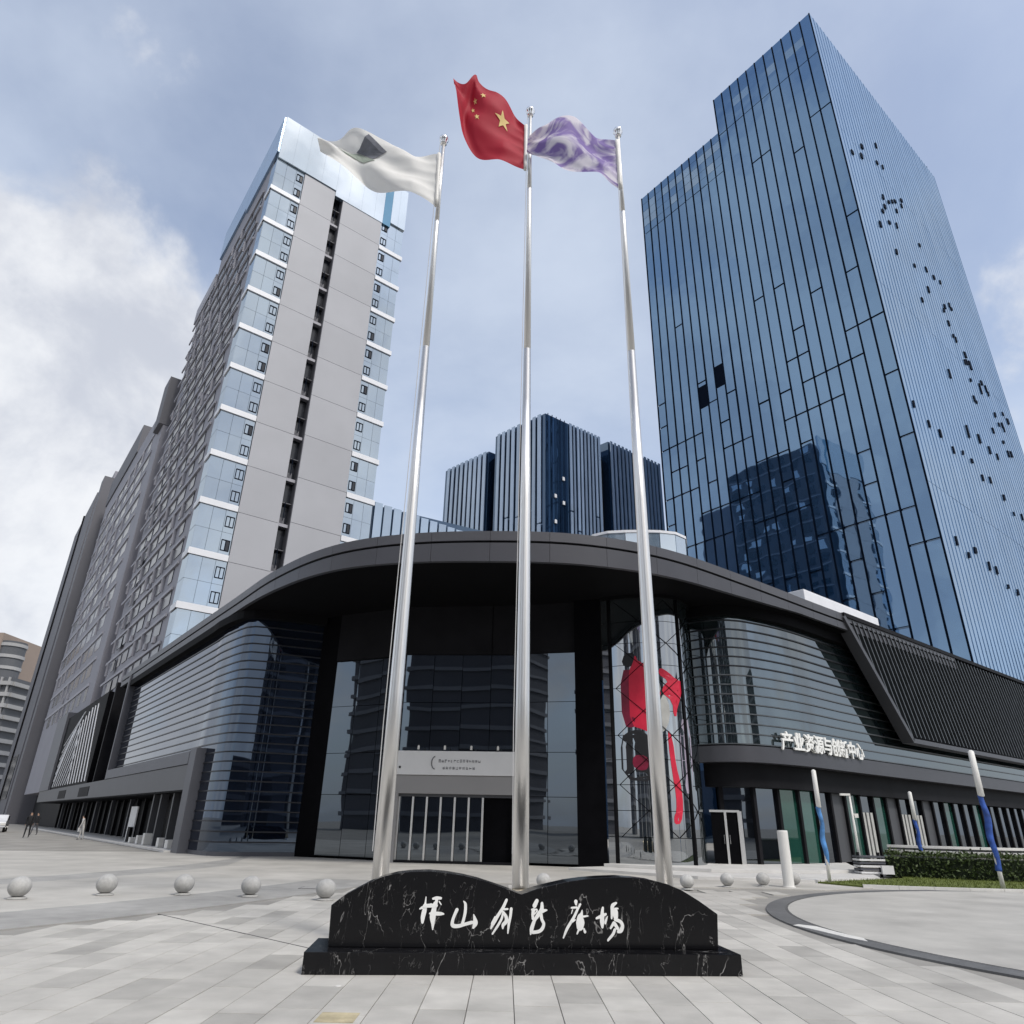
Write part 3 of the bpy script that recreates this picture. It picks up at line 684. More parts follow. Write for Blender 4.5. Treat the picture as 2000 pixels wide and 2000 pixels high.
for k, z in enumerate(floors):
    zt = z + FZ
    for bx0, bx1, op in ((0, 3.2, 1), (13.15, 16.2, 0)):
        w = .95
        if op: xs = [bx0 + .02, bx0 + 1.15, bx1 - w, bx1 - .02]
        else: xs = [bx0 + .02, bx0 + w, bx0 + 2.05, bx1 - .02]
        zs = [z + .55, z + .55 + 2.0, zt - .02]
        for i in range(3):
            for j in range(2):
                x0, x1 = xs[i] + .012, xs[i + 1] - .012; za, zb = zs[j] + .012, zs[j + 1] - .012
                isop = (i == 2) if op else (i == 0)
                pane('glass_pane', 'loft_glass', lt, LF, x0, x1, za, zb, .05, .04, .004)
                if isop:
                    zc = za + (.35 if j == 0 else .55); h = .95
                    f = MB(); xa, xb = x0 + .1, x1 - .08
                    for q in ((xa, xa + .05, zc, zc + h), (xb - .05, xb, zc, zc + h), ((xa + xb) / 2 - .025, (xa + xb) / 2 + .025, zc, zc + h)): f.box(q[0], q[1], -.02, .06, q[2], q[3])
                    f.box(xa, xb, -.018, .058, zc - .03, zc + .03); f.box(xa, xb, -.018, .058, zc + h - .03, zc + h + .03)
                    fo = f.build('window', 'joint_dark', lt, LF)
                    if random.random() < .4: MB().box((xa + xb) / 2 + .03, xb - .05, .02, .045, zc + .03, zc + h - .03).build('open_sash', 'window_dark', fo, LF)
        MB().box(bx0 - (.12 if op else -.02), bx1 + (.12 if not op else -.02), -.1, .3, z - .02, z + .53).build('floor_band', 'white_band', lt, LF)
    pane('wall_panel', 'loft_panel', lt, LF, 3.23, 6.95, z + .02, zt - .02, -.05, .4, 0)
    pane('wall_panel', 'loft_panel', lt, LF, 8.0, 13.1, z + .42, zt + .38, -.12, .5, 0)
    # recess with balconies and air-conditioner shelves
    MB().box(6.97, 7.98, .9, 1.3, z - .1, zt).build('recess_window', 'window_dark', lt, LF)
    MB().box(6.97, 7.98, .35, .92, z - .08, z + .22).build('balcony', 'side_ledge', lt, LF)
    MB().box(7.05, 7.6, .5, .8, z + .23, z + .85).build('air_conditioner', 'slab_grey', lt, LF)
    MB().box(6.97, 7.98, .4, .9, z + 2.3, z + 2.38).build('shelf', 'slab_grey', lt, LF)
    MB().box(7.3, 7.36, .14, .2, z + .45, z + 2.3).build('rail_post', 'joint_dark', lt, LF)
MB().box(6.96, 7.99, 1.3, 1.5, 11, 68).build('recess_wall', 'side_wall', lt, LF)
MB().box(7.97, 8.0, .0, 1.3, 11, 68.2).build('recess_cheek', 'slab_grey', lt, LF)
FK = LF @ T(16.2, 1.6, 0) @ Matrix.Rotation(R_(88), 4, 'Z')
MB().box(0, 20.3, -.14, -.02, 4.2, 73.7).build('flank_wall', 'slab_grey', lt, FK)
for k in range(26):
    for i in range(7):
        if random.random() < .9: MB().box(.6 + i * 2.8, .6 + i * 2.8 + random.choice((1.3, 1.9)), -.2, -.15, 13.5 + k * 2.34, 14.9 + k * 2.34).build('flank_window', 'window_dark' if random.random() < .75 else 'loft_glass', lt, FK)
    if k % 2 == 0: MB().box(0, 20.2, -.3, -.16, 15.1 + k * 2.34, 15.35 + k * 2.34).build('flank_ledge', 'side_ledge', lt, FK)
# crown of pale glass
zt = floors[-1] + FZ
cx_ = [0, 1.6, 3.2, 5.1, 6.95, 8.6, 10.3, 12.0, 13.15, 14.2, 15.2, 16.2]
for i in range(len(cx_) - 1):
    zb_ = zt + (.05 if i < 4 or i > 8 else -.75)
    pane('crown_pane', 'crown_blue' if i == 8 else 'crown_glass', lt, LF, cx_[i] + .006, cx_[i + 1] - .006, zb_, Hh, -.18, .5, 0)
for i in range(8):
    x = -i * 2.75
    pane('crown_pane', 'side_glass', lt, LS, x - 2.74, x - .005 - (0 if i else .01), zt + 1.0 + (0 if i < 4 else .8), Hh - .004, -.2, .4, 0)
# side: glass return beside the corner, then wall with ledges, slots and fins
for k, z in enumerate(floors):
    for j in range(2):
        za = z + .5 + j * 2.05
        pane('glass_pane', 'loft_glass', lt, LS, -1.9, -.03, za, za + 2.0, -.02, .04, .004)
    MB().box(-2.0, .1, -.12, .0, z - .02, z + .52).build('floor_band', 'white_band', lt, LS)
r3 = random.Random(11)
def side_facade(root, fr, x_from, x_to, z_from, z_to, hf, wall_y=0, big=1.0, maxn=290):
    n = 0; k = 0; z = z_from; bay = 3.0 * big
    while z + hf < z_to:
        MB().box(x_to + .2, x_from - .2, wall_y - .14, wall_y + .02, z + hf * .84, z + hf * .95).build('ledge', 'side_ledge', root, fr)
        x = x_from - .5 - (k % 2) * .35 * bay
        while x - bay > x_to and n < maxn:
            w = bay * (.72 if r3.random() < .7 else .42)
            MB().box(x - w, x, wall_y - .02, wall_y + .05, z + hf * .30, z + hf * .80).build('window', 'window_dark', root, fr); n += 1
            if r3.random() < .45: MB().box(x - bay + .1, x - bay + .24, wall_y - .24, wall_y + .02, z + hf * .22, z + hf * .83).build('fin', 'side_ledge', root, fr)
            if r3.random() < .10: MB().box(x - w * .6, x - w * .6 + .7, wall_y - .24, wall_y + .01, z + hf * .04, z + hf * .28).build('air_conditioner', 'side_ledge', root, fr)
            x -= bay
        z += hf; k += 1
side_facade(lt, LS, -3.0, -31.0, 12.6, 68.2, FZ / 2, 0, 1.15)
MB().box(-31.4, -22.1, -.12, .1, 65.3, 67.9).build('parapet', 'side_ledge', lt, LS)
MB().box(-23.4, -22.6, .3, 3, 67.5, 71.5).build('roof_block', 'white_band', lt, LS)
# ------------------------------------------------------------------ long block and slab end beyond it
bk = thing('apartment_block', 'long grey apartment block with slotted windows behind the loft tower', 'building', (pl(60, 5).x, pl(60, 5).y, 0))
MB().box(-104, -54.5, 1.2, 16, 4.3, 55).build('wall', 'side_wall', bk, FL)
MB().box(-104, -54.5, 3.0, 16, 0, 4.3).build('base_wall', 'dark_wall', bk, FL)
MB().box(-104, -76, 1.0, 16, 55, 60).build('upper_wall', 'slab_grey', bk, FL)
MB().box(-58, -54.4, .6, 14, 50, 57.5).build('stair_core', 'slab_grey', bk, FL)
side_facade(bk, FL, -59, -103.5, 13.0, 54, 3.2, 1.2, 1.7)
se = thing('slab_tower', 'plain dark grey slab-sided tower at the far end of the left row', 'building', (pl(130, 5).x, pl(130, 5).y, 0))
MB().box(-162, -128, .6, 20, 0, 67).build('wall', 'slab_grey', se, FL)
MB().box(-128, -112, 1.6, 18, 0, 66.2).build('wall', 'side_wall', se, FL)
MB().box(-112, -108.2, -.2, 16, 0, 63).build('fin_wall', 'slab_grey', se, FL)
MB().box(-146, -145.4, .3, .7, 0, 67.1).build('joint', 'dark_wall', se, FL)
MB().box(-150, -131, .5, .7, 4, 12).build('opening', 'window_dark', se, FL)

# ------------------------------------------------------------------ right tower
C2 = Vector((44.34, 65.89)); TF = frame(C2.x, C2.y, -53); TR = frame(C2.x, C2.y, 39)
rt = thing('blue_tower', 'tall blue glass office tower with dark vertical fins and stepped roof', 'building', (C2.x, C2.y, 0))
def p2(a, b): q = C2 + dR * a + dL * b; return (q.x, q.y)
MB().prism([p2(.1, .1), p2(45.5, .1), p2(45.5, 18), p2(.1, 18)], 0, 116).build('core_wall', 'navy_glass', rt)
MB().prism([p2(.1, 18), p2(45.5, 18), p2(45.5, 35.3), p2(.1, 35.3)], 0, 107.8).build('core_wall', 'navy_glass', rt)
r4 = random.Random(5)
ns = 22; w0 = 18.0 / 11; w1 = 17.4 / 11
xs = [-i * w0 for i in range(12)] + [-18 - i * w1 for i in range(1, 12)]
for i in range(22):
    x1, x0 = xs[i], xs[i + 1]; top = 117 if i < 11 else 108.8
    fl = 4.2
    cuts = set()
    nb = 5
    for q in range(nb):
        cuts.add(round(r4.uniform(12, 62 if q < 3 else 100) / fl) * fl)
    # stepped diagonal of joints, as the real facade has
    cuts.add(round((58 - i * 1.2) / fl) * fl); cuts.add(round((30 + i * .8) / fl) * fl)
    zs = [8] + sorted(z for z in cuts if 10 < z < top - 14) + [top - 9.0]
    for za, zb in zip(zs, zs[1:]):
        if zb - za < 1: continue
        dark = (i in (14, 16) and za <= 60 <= zb)
        pane('glass_pane', 'tower_glass', rt, TF, x0 + .11, x1 - .11, za + .13, zb - .13, -.05, .05, .0016)
    # crown: small lattice panes
    zc = [top - 9 + 1.8 * q for q in range(5)] + [top]
    for q in range(5):
        lightp = (i >= 11 and q in (1, 2, 3) and r4.random() < .5) or (i < 11 and q == 2 and i in (1, 2, 4, 7, 8))
        pane('crown_pane', 'tower_glass_light' if lightp else 'tower_glass', rt, TF, x0 + .11, x1 - .11, zc[q] + (.03 if i >= 11 else .005), zc[q + 1] - .03 * (i >= 11), -.05, .05, .0016)
for i, x in enumerate(xs):
    top = 116.98 if i <= 11 else 108.78
    MB().box(x - .085, x + .085, -.14, .02, 8, top).build('fin', 'joint_dark', rt, TF)
for i, z in ((14, 60.5), (16, 58.5)):
    MB().box(xs[i + 1] + .1, xs[i] - .1, -.07, -.055, z, z + 3.8).build('open_window', 'joint_dark', rt, TF)
# right-hand face: narrow strips, pale reflecting glass, scattered open vents
nf = 42; wf = 45.6 / nf
for i in range(nf):
    for za, zb in ((8, 36), (36, 64), (64, 92), (92, 117)):
        pane('glass_pane', 'side_glass', rt, TR, i * wf + .05, (i + 1) * wf - .03, za + .04, zb - .01, -.05, .05, .0008)
for i in range(nf + 1):
    zt_ = 96 - i * .1 if i % 1 == 0 else 90
    MB().box(i * wf - .045, i * wf + .045, -.09, .0, 8, 116.98).build('fin', 'tower_glass', rt, TR)
for q in range(84):
    if q < 50:
        t = q / 50; cx2 = 5 + 36 * t + r4.gauss(0, 3.6); cz = 97 - 44 * t + r4.gauss(0, 5.5)
    elif q < 62: cx2 = 1.5 + (q - 50) * 3.1 + r4.uniform(-.6, .6); cz = 46 - (q - 50) * .5 + r4.uniform(-1.2, 1.2)
    elif q < 74: cx2 = 1 + (q - 62) * 2.8 + r4.uniform(-.6, .6); cz = 30 - (q - 62) * .3 + r4.uniform(-1, 1)
    else: cx2 = r4.uniform(18, 40); cz = r4.uniform(48, 66)
    if not 1 < cx2 < 44: continue
    h = r4.uniform(.6, 1.25) * (1.7 if q >= 74 else 1); w_ = r4.uniform(.45, .8); sk = r4.uniform(-.1, .25)
    MB().xzprism([(cx2, cz), (cx2 + w_, cz + .12), (cx2 + w_ + sk, cz + h), (cx2 + sk + .1, cz + h * .93)], -.2, -.04).build('vent_window', 'joint_dark', rt, TR)
MB().tube([(45.4, .5, 117), (45.4, .5, 120)], .06, 6).build('mast', 'dark_wall', rt, TR)

# ------------------------------------------------------------------ striped towers in the middle distance
a2, b2 = R_(46), R_(52)
l2 = Vector((-math.sin(a2), math.cos(a2))); r2 = Vector((math.sin(b2), math.cos(b2))); C3 = Vector((5.0, 95))
CF = frame(C3.x, C3.y, -44); CR = frame(C3.x, C3.y, 38)
st = thing('striped_tower', 'dark glass office block with pale vertical stripes behind the canopy', 'building', (5, 95, 0))
def p3(a, b): q = C3 + r2 * a + l2 * b; return (q.x, q.y)
MB().prism([p3(.2, .2), p3(12.6, .2), p3(13, 11.4), p3(.2, 11.4)], 0, 62).build('wall', 'navy_glass', st)
MB().prism([p3(11, 1.6), p3(16, 1.6), p3(16, 20), p3(1.6, 20), p3(1.6, 10), p3(11, 10)], 0, 59).build('recess_wall', 'black_metal', st)
MB().prism([p3(14.6, .3), p3(28.3, .3), p3(28.3, 16), p3(14.6, 16)], 0, 62.2).build('wall', 'navy_glass', st)
MB().prism([p3(.3, 13.1), p3(14, 13.1), p3(14, 24.2), p3(.3, 24.2)], 0, 59.8).build('wall', 'navy_glass', st)
r5 = random.Random(2)
def stripes(fr, xa, xb, z1, step, sgn):
    x = xa
    while (x - xb) * sgn < -step * .5:
        w = step * r5.uniform(.45, .62); x0, x1 = sorted((x, x + sgn * w))
        zz_ = [25, 25 + r5.uniform(8, 22), z1]
        for za, zb in zip(zz_, zz_[1:]): pane('glass_stripe', 'stripe_glass', st, fr, x0, x1, za, zb - .25, -.12, .14, .003)
        x += sgn * step
stripes(CR, 5.2, 12.7, 62.3, .82, 1); stripes(CR, 14.8, 28.3, 62.5, .95, 1)
stripes(CF, -.9, -11.4, 62.3, 1.15, -1); stripes(CF, -13.4, -24.2, 60, 1.15, -1)
for i in range(5): MB().box(.5 + i * .9, .62 + i * .9, -.05, .05, 25, 62.1).build('mullion', 'stripe_dark', st, CR)
for x, z in ((3.6, 51), (1.9, 47.5), (3.6, 46.8), (1.9, 43.2)): MB().box(x, x + .42, -.06, .1, z, z + .6).build('lit_window', 'white_band', st, CR)
bb2 = thing('blue_annex', 'low pale blue glass annex beside the loft tower above the canopy', 'building', (-12, 75, 0))
BF = frame(-16.4, 75.0, 30)
MB().box(0, 16, .3, 10, 0, 36).build('wall', 'navy_glass', bb2, BF)
for i in range(13):
    z = 36.3 - i * .12; pane('glass_stripe', 'stripe_glass', bb2, BF, i * 1.2 + .12, i * 1.2 + 1.08, 20, z, 0, .2, .003)
# far buildings on the left edge
ft = thing('curved_tower', 'distant tan tower with a rounded banded bay at the left edge', 'building', (-148, 205, 0))
MB().box(-165, -147.2, 200, 220, 0, 49.5).build('wall', 'far_tan', ft)
MB().lathe([(3.6, 0), (3.6, 47.4)], 24, (-146.3, 204)).build('round_bay', 'far_grey', ft, smooth=False)
for i in range(14): MB().lathe([(3.85, 3 + i * 3.3), (3.85, 3.9 + i * 3.3)], 24, (-146.3, 204)).build('balcony', 'far_white', ft)
fb = thing('balcony_block', 'distant white balconied block below the curved tower at the left edge', 'building', (-135, 196, 0))
MB().box(-150, -133.5, 190, 205, 0, 35).build('wall', 'far_grey', fb)
for i in range(12):
    MB().box(-150, -133.2, 189.2, 190.2, 1 + i * 2.9, 2 + i * 2.9).build('balcony', 'far_white', fb)
    MB().box(-133.5, -132.8, 190.3, 205, 1 + i * 2.9, 2 + i * 2.9).build('balcony', 'far_white', fb)
for i in range(8): MB().box(-149 + i * 2.1, -148.6 + i * 2.1, 189.5, 190.1, 0, 35).build('pier', 'far_white', fb)
# the street opposite, seen only mirrored in the glass
def opposite(label, x, y, w, d, h, fl, nm='opposite_tower'):
    t = thing(nm, label, 'building', (x, y, 0), 'towers across the street seen mirrored in the glass')
    MB().box(-w / 2, w / 2, -d / 2, d / 2, 0, h).build('wall', 'reflected_wall', t, T(x, y, 0))
    n = int(h / fl)
    for i in range(n): MB().box(-w / 2 - .4, w / 2 + .4, -d / 2 - .4, d / 2 + .4, i * fl + 2.4, i * fl + 3.1).build('floor_slab', 'reflected_slab', t, T(x, y, 0))
opposite('banded tower mirrored in the left entrance glass', -26, -70, 20, 18, 78, 3.6)
opposite('banded tower mirrored in the right entrance glass', -70, -95, 14, 18, 62, 3.6)
for k_, (x, h) in enumerate(((21, 62), (26, 92), (31, 70), (36.2, 84), (42, 66), (48, 90))):
    opposite(('first', 'second', 'third', 'fourth', 'fifth', 'sixth')[k_] + ' slim banded tower mirrored in the left glass corner', x, -64, 3, 8, h, 3.4)
opposite('broad banded tower mirrored in the glass left of the entrance', -92, -25, 14, 24, 60, 3.4)
opposite('low banded block mirrored in the right louvred glass', 120, -30, 30, 18, 30, 3.6)
opposite('low banded block mirrored in the braced glass bay', 0, -110, 60, 18, 14, 3.4)

# ------------------------------------------------------------------ monument
MA = Vector((-2.26, 9.27)); MDEG = math.degrees(math.atan2(.46, 5.12)); MF = frame(MA.x, MA.y, MDEG)
mo = thing('marble_monument', 'black marble name stone with double-arched top and white calligraphy', 'monument', (.3, 9.8, 0))
MB().box(0, 5.14, 0, 1.05, 0, .225).build('base', 'black_marble', mo, MF, bevel=.006)
prof = [(.22, .226), (.205, .66), (.35, .765), (.62, .905), (.8, .975), (.97, 1.015), (1.15, 1.035), (1.36, 1.042), (1.56, 1.03), (1.78, 1.0), (1.98, .96), (2.18, .905), (2.35, .855), (2.52, .80), (2.72, .865), (2.91, .91), (3.1, .95), (3.32, .98), (3.55, 1.0), (3.8, 1.01), (4.0, 1.0), (4.2, .98), (4.4, .935), (4.58, .87), (4.8, .75), (5.02, .61), (4.99, .226)]
MB().xzprism(prof, .34, .74).build('stone', 'black_marble', mo, MF, bevel=.008)
STROKES = [
 (815, 1750, [[(258,120,30),(250,300,60),(240,480,130),(205,700,130),(200,860,80)],[(105,470,40),(200,420,80),(420,350,90)],[(460,160,60),(560,140,90),(680,140,70)],[(570,190,80),(540,330,110)],[(530,300,120),(500,500,150),(480,700,180),(495,900,100),(497,1060,40)],[(400,600,60),(560,600,100),(700,600,90),(780,605,50)],[(640,240,40),(700,330,30)],[(230,380,100),(560,360,100)]]),
 (815, 1750, [[(1155,470,100),(1090,640,90),(1045,800,90),(1055,930,110),(1200,950,100),(1400,890,90),(1600,830,90)],[(1335,210,30),(1390,300,80),(1395,500,90),(1370,680,85),(1330,870,90)],[(1635,600,30),(1670,720,100),(1690,850,150),(1640,980,70)]]),
 (950, 1750, [[(560,140,80),(470,360,90),(330,600,90),(200,830,110),(130,1000,40)],[(240,650,40),(170,850,90)],[(500,420,60),(600,410,50)],[(470,500,60),(430,700,70),(330,900,70),(180,1150,50)],[(470,500,70),(560,650,100),(560,780,110),(480,880,100),(470,980,50)],[(700,400,85),(680,620,80),(640,850,80),(615,1120,40)]]),
 (950, 1750, [[(1440,140,110),(1375,290,130)],[(1300,410,60),(1440,405,50)],[(1345,420,110),(1325,550,90),(1330,680,80)],[(1455,440,40),(1350,570,30)],[(1590,210,80),(1580,400,120),(1480,560,120),(1390,700,90),(1330,850,110),(1290,1000,110),(1265,1140,40)],[(1730,410,40),(1600,440,120)],[(1560,540,100),(1590,700,90),(1640,820,90),(1600,960,100),(1500,1050,90),(1330,1080,90)]]),
 (1090, 1750, [[(500,130,110),(505,220,60)],[(370,325,50),(520,310,60)],[(630,210,60),(540,380,70),(440,600,80),(320,800,80),(220,980,80),(125,1220,40)],[(400,380,30),(365,500,20)],[(680,390,30),(660,500,90),(620,600,180),(620,750,260),(610,880,220)],[(700,580,60),(840,555,40)],[(590,930,70),(520,1090,40)],[(720,940,50),(750,1030,80)],[(390,740,50),(470,680,40)]]),
 (1090, 1750, [[(1290,300,70),(1270,450,100),(1260,700,140),(1260,880,70)],[(1095,620,60),(1230,560,90),(1370,490,70)],[(1420,550,20),(1380,650,60),(1350,760,60)],[(1690,140,60),(1580,230,110),(1560,400,90),(1540,610,50)],[(1730,310,50),(1640,320,60)],[(1650,420,180),(1660,560,150)],[(1640,640,90),(1790,700,100),(1850,820,100),(1800,960,120),(1720,1000,90)],[(1600,740,90),(1500,900,60)],[(1620,760,100),(1700,900,100)],[(1620,940,80),(1560,1080,80),(1410,1260,60)]])]
for ou, ov, sts in STROKES:
    m = MB(); dep = 0
    for stv in sts:
        pts = catmull([Vector((ou + a / 14.86, ov + b / 14.86, w / 14.86)) for a, b, w in stv], 6)
        P = [(1.23 + (p.x - 815) * .0064, .787 - (p.y - 1750) * .00537 - (p.x - 1017) * .00008, max(p.z, 1) * .0059) for p in pts]
        Lp, Rp = [], []
        n = len(P)
        for i, (x, z, w) in enumerate(P):
            a = P[max(i - 1, 0)]; b = P[min(i + 1, n - 1)]; d = Vector((b[0] - a[0], b[1] - a[1])); d = d.normalized() if d.length > 1e-6 else Vector((1, 0)); nn = Vector((-d.y, d.x)) * w / 2
            Lp.append((x + nn.x, z + nn.y)); Rp.append((x - nn.x, z - nn.y))
        x, z, w = P[-1]; a = P[-2]; d = Vector((x - a[0], z - a[1])).normalized(); x0, z0, w0_ = P[0]; b = P[1]; d0 = Vector((b[0] - x0, b[1] - z0)).normalized()
        y0 = .339 - .006 - dep; dep += .0006
        for i in range(n - 1):
            k = len(m.v)
            for (px, pz) in (Lp[i], Rp[i], Rp[i + 1], Lp[i + 1]): m.v += [(px, y0, pz), (px, .3398, pz)]
            m.f += [(k, k + 2, k + 4, k + 6), (k, k + 6, k + 7, k + 1), (k + 2, k + 3, k + 5, k + 4)]
        for (cx3, cz3, ww, dd_) in ((x, z, w, d), (x0, z0, w0_, -d0)):
            k = len(m.v); an0 = math.atan2(dd_.y, dd_.x)
            ring = [(cx3 + math.cos(an0 + R_(q)) * ww / 2, y0 - .0002, cz3 + math.sin(an0 + R_(q)) * ww / 2) for q in (-90, -60, -30, 0, 30, 60, 90)]
            m.v += ring; m.f.append(tuple(range(k, k + 7)))
    me = bpy.data.meshes.new('character'); me.from_pydata(m.v, [], m.f); me.materials.append(M['letter_white']); link(bpy.data.objects.new('character', me), mo, MF)

# ------------------------------------------------------------------ flagpoles and flags
for x, y, h, lb in ((-1.79, 11.3, 16.2, 'left of the three steel flagpoles, carrying the white flag'), (.235, 11.3, 17.25, 'tallest steel flagpole in the middle, carrying the red flag'), (2.32, 11.3, 16.6, 'right of the three steel flagpoles, carrying the purple flag')):
    t = thing('flagpole', lb, 'flagpole', (x, y, 0), 'flagpoles behind the marble stone')
    MB().lathe([(.122, .75), (.110, 3.5), (.092, 7), (.070, 10.25)], 24, (x, y)).build('lower_tube', 'steel', t, smooth=True)
    MB().lathe([(.0697, 10.25), (.056, h - 2.6), (.055, h - 2.55)], 20, (x, y)).build('middle_tube', 'steel', t, smooth=True)
    MB().lathe([(.05, h - 2.55), (.042, h - .12)], 16, (x, y)).build('upper_tube', 'steel', t, smooth=True)
    MB().lathe([(.126, 0), (.126, .75)], 24, (x, y)).build('base_sleeve', 'brass_steel', t, smooth=True)
    MB().lathe([(.26, 0), (.26, .04), (.16, .06), (.14, .1)], 24, (x, y)).build('base_plate', 'steel', t)
    pf = [(.05, h - .12), (.075, h - .1), (.08, h - .08)] + [(.115 * math.sin(R_(a)), h + .06 - .115 * math.cos(R_(a))) for a in range(45, 181, 15)]
    MB().lathe(pf, 18, (x, y)).build('finial', 'steel_bright', t, smooth=True)
    MB().tube([(x - .07, y - .06, h - .15), (x - .085, y - .09, h - 3.3), (x - .14, y - .1, 3.0), (x - .125, y - .1, 1.2)], .007, 5).build('halyard', 'flag_pole_rope', t)
def flag(name, label, mt, top, bot, y0, waves, sl, dz=-.28):
    T_, B_ = catmull([Vector(p) for p in top], 8), catmull([Vector(p) for p in bot], 8)
    T_, B_ = resample(T_, .01), resample(B_, .01)
    def pt(u, v):
        a, b = on(T_, u), on(B_, u); q = a.lerp(b, v)
        y = 0
        for amp, fu, fv, ph in waves: y += amp * math.sin(fu * u * 6.283 + fv * v * 6.283 + ph) * min(1, u * 5)
        y += .035 * abs(math.sin(7.5 * u + 5 * v + 1.3 * math.sin(6 * v))) * min(1, u * 4) + .02 * abs(math.sin(17 * v - 5 * u)) * max(0, 1 - u * 1.6)
        return Vector((q.x, y0 + y + sl * u, q.y + dz))
    nu, nv = 60, 34; m = MB()
    uvs = []
    for i in range(nu + 1):
        for j in range(nv + 1): m.v.append(tuple(pt(i / nu, j / nv))); uvs.append((i / nu * 1.5, j / nv))
    for i in range(nu):
        for j in range(nv): k = i * (nv + 1) + j; m.f.append((k, k + 1, k + nv + 2, k + nv + 1))
    t = thing(name, label, 'flag', pt(0, .5), 'flags flying on the poles')
    me = bpy.data.meshes.new('cloth'); me.from_pydata(m.v, [], m.f); me.materials.append(M[mt])
    ul = me.uv_layers.new(name='UVMap')
    for l in me.loops: ul.data[l.index].uv = uvs[l.vertex_index]
    for p in me.polygons: p.use_smooth = True
    link(bpy.data.objects.new('cloth', me), t)
    # white sleeve along the hoist
    MB().tube([tuple(pt(0, v / 8) + Vector((.035, 0, 0))) for v in range(9)], .045, 8).build('hoist_sleeve', 'white_paint', t, smooth=True)
    return t, pt
def patch(t, pt, poly, mt, nm):
    for sgn in (-1, 1):
        bm = bmesh.new(); vs = [bm.verts.new((u, v, 0)) for u, v in poly]; f = bm.faces.new(vs); bmesh.ops.triangulate(bm, faces=[f])
        for _ in range(2): bmesh.ops.subdivide_edges(bm, edges=bm.edges[:], cuts=1, use_grid_fill=False); bmesh.ops.triangulate(bm, faces=bm.faces[:])
        for v in bm.verts:
            u, w = v.co.x, v.co.y; p = pt(u, w); n = (pt(u + .01, w) - p).cross(pt(u, w + .01) - p).normalized(); v.co = p + n * .012 * sgn
        me = bpy.data.meshes.new(nm); bm.to_mesh(me); bm.free(); me.materials.append(M[mt]); link(bpy.data.objects.new(nm, me), t)
def star(u, v, r, rot, asp=1.5): return [(u + math.sin(R_(k * 36 + rot)) * (r if k % 2 == 0 else r * .4) / asp, v - math.cos(R_(k * 36 + rot)) * (r if k % 2 == 0 else r * .4)) for k in range(10)]
t, pt = flag('red_flag', 'red flag with yellow stars flying on the middle pole', 'flag_red',
    [(.10, 17.0), (-.35, 17.75), (-.80, 18.0), (-1.02, 18.22), (-1.12, 18.42), (-1.35, 18.05), (-1.66, 18.38)], [(.10, 15.55), (-.22, 15.6), (-.6, 15.72), (-1.0, 15.9), (-1.3, 16.35), (-1.42, 16.9), (-1.52, 17.5)], 11.24, ((.10, 1.1, .5, 1.0), (.05, 2.2, -.6, .4), (.03, .6, 2.2, 0)), -.35)
patch(t, pt, star(.27, .36, .125, 20), 'flag_yellow', 'large_star')
for a, b in ((.5, .2), (.58, .32), (.58, .47), (.5, .56)): patch(t, pt, star(a, b, .05, 30), 'flag_yellow', 'small_star')
t, pt = flag('white_flag', 'white flag with a dark square emblem flying on the left pole', 'flag_white',
    [(-1.90, 15.98), (-2.4, 16.0), (-2.95, 16.03), (-3.45, 16.22), (-3.85, 16.33), (-4.15, 16.05), (-4.56, 15.95)], [(-1.86, 14.35), (-2.15, 14.5), (-2.5, 14.62), (-2.95, 14.66), (-3.4, 14.82), (-3.9, 15.08), (-4.45, 15.45)], 11.24, ((.10, 1.4, .5, .3), (.07, .8, 1.6, 1.4), (.04, 2.6, .8, 0)), -.4)
patch(t, pt, [(.40, .24), (.56, .06), (.68, .36), (.52, .46)], 'emblem_grey', 'emblem')
patch(t, pt, [(.50, .50), (.66, .38), (.84, .52), (.60, .62)], 'emblem_green', 'emblem')
t, pt = flag('purple_flag', 'purple and white flag flying on the right pole', 'flag_purple',
    [(2.24, 16.55), (1.95, 16.78), (1.55, 16.98), (1.22, 17.06), (.85, 16.92), (.5, 16.5), (.18, 16.08)], [(2.26, 15.0), (2.0, 15.12), (1.7, 15.3), (1.38, 15.38), (.95, 15.4), (.55, 15.68), (.16, 16.0)], 11.24, ((.14, .8, .4, .9), (.07, 1.7, -.5, .2), (.05, .7, 1.8, 2)), -.3)

# ------------------------------------------------------------------ stone balls
balls = [(-9.92, 16.2, 'stone ball bollard cut by the left edge of the picture'), (-8.71, 17.3, 'stone ball bollard second from the left edge'), (-7.2, 17.75, 'stone ball bollard third from the left edge, middle of the left row'), (-5.66, 17.65, 'stone ball bollard fourth from the left edge, left of the marble stone'), (-3.89, 17.25, 'stone ball bollard nearest the left end of the marble stone'),
    (1.08, 21.4, 'stone ball bollard peeping over the notch of the marble stone'), (5.19, 22.2, 'stone ball bollard just right of the right flagpole'), (6.68, 23.4, 'stone ball bollard second to the right of the right flagpole'), (7.94, 23.95, 'stone ball bollard third to the right of the right flagpole'), (9.1, 24.5, 'stone ball bollard beside the short white post')]
r = .225
pb = [(.17, 0), (.18, .012), (.175, .03), (.13, .05)] + [(r * math.sin(R_(a)), .05 + r * .93 - r * math.cos(R_(a))) for a in range(30, 181, 12)]
bm_ = MB().lathe([q for q in pb[4:]], 28).mesh('ball', 'stone_ball', True); bf_ = MB().lathe([(.19, 0), (.195, .012), (.19, .03), (.13, .05)], 24).mesh('foot', 'stone_ball')
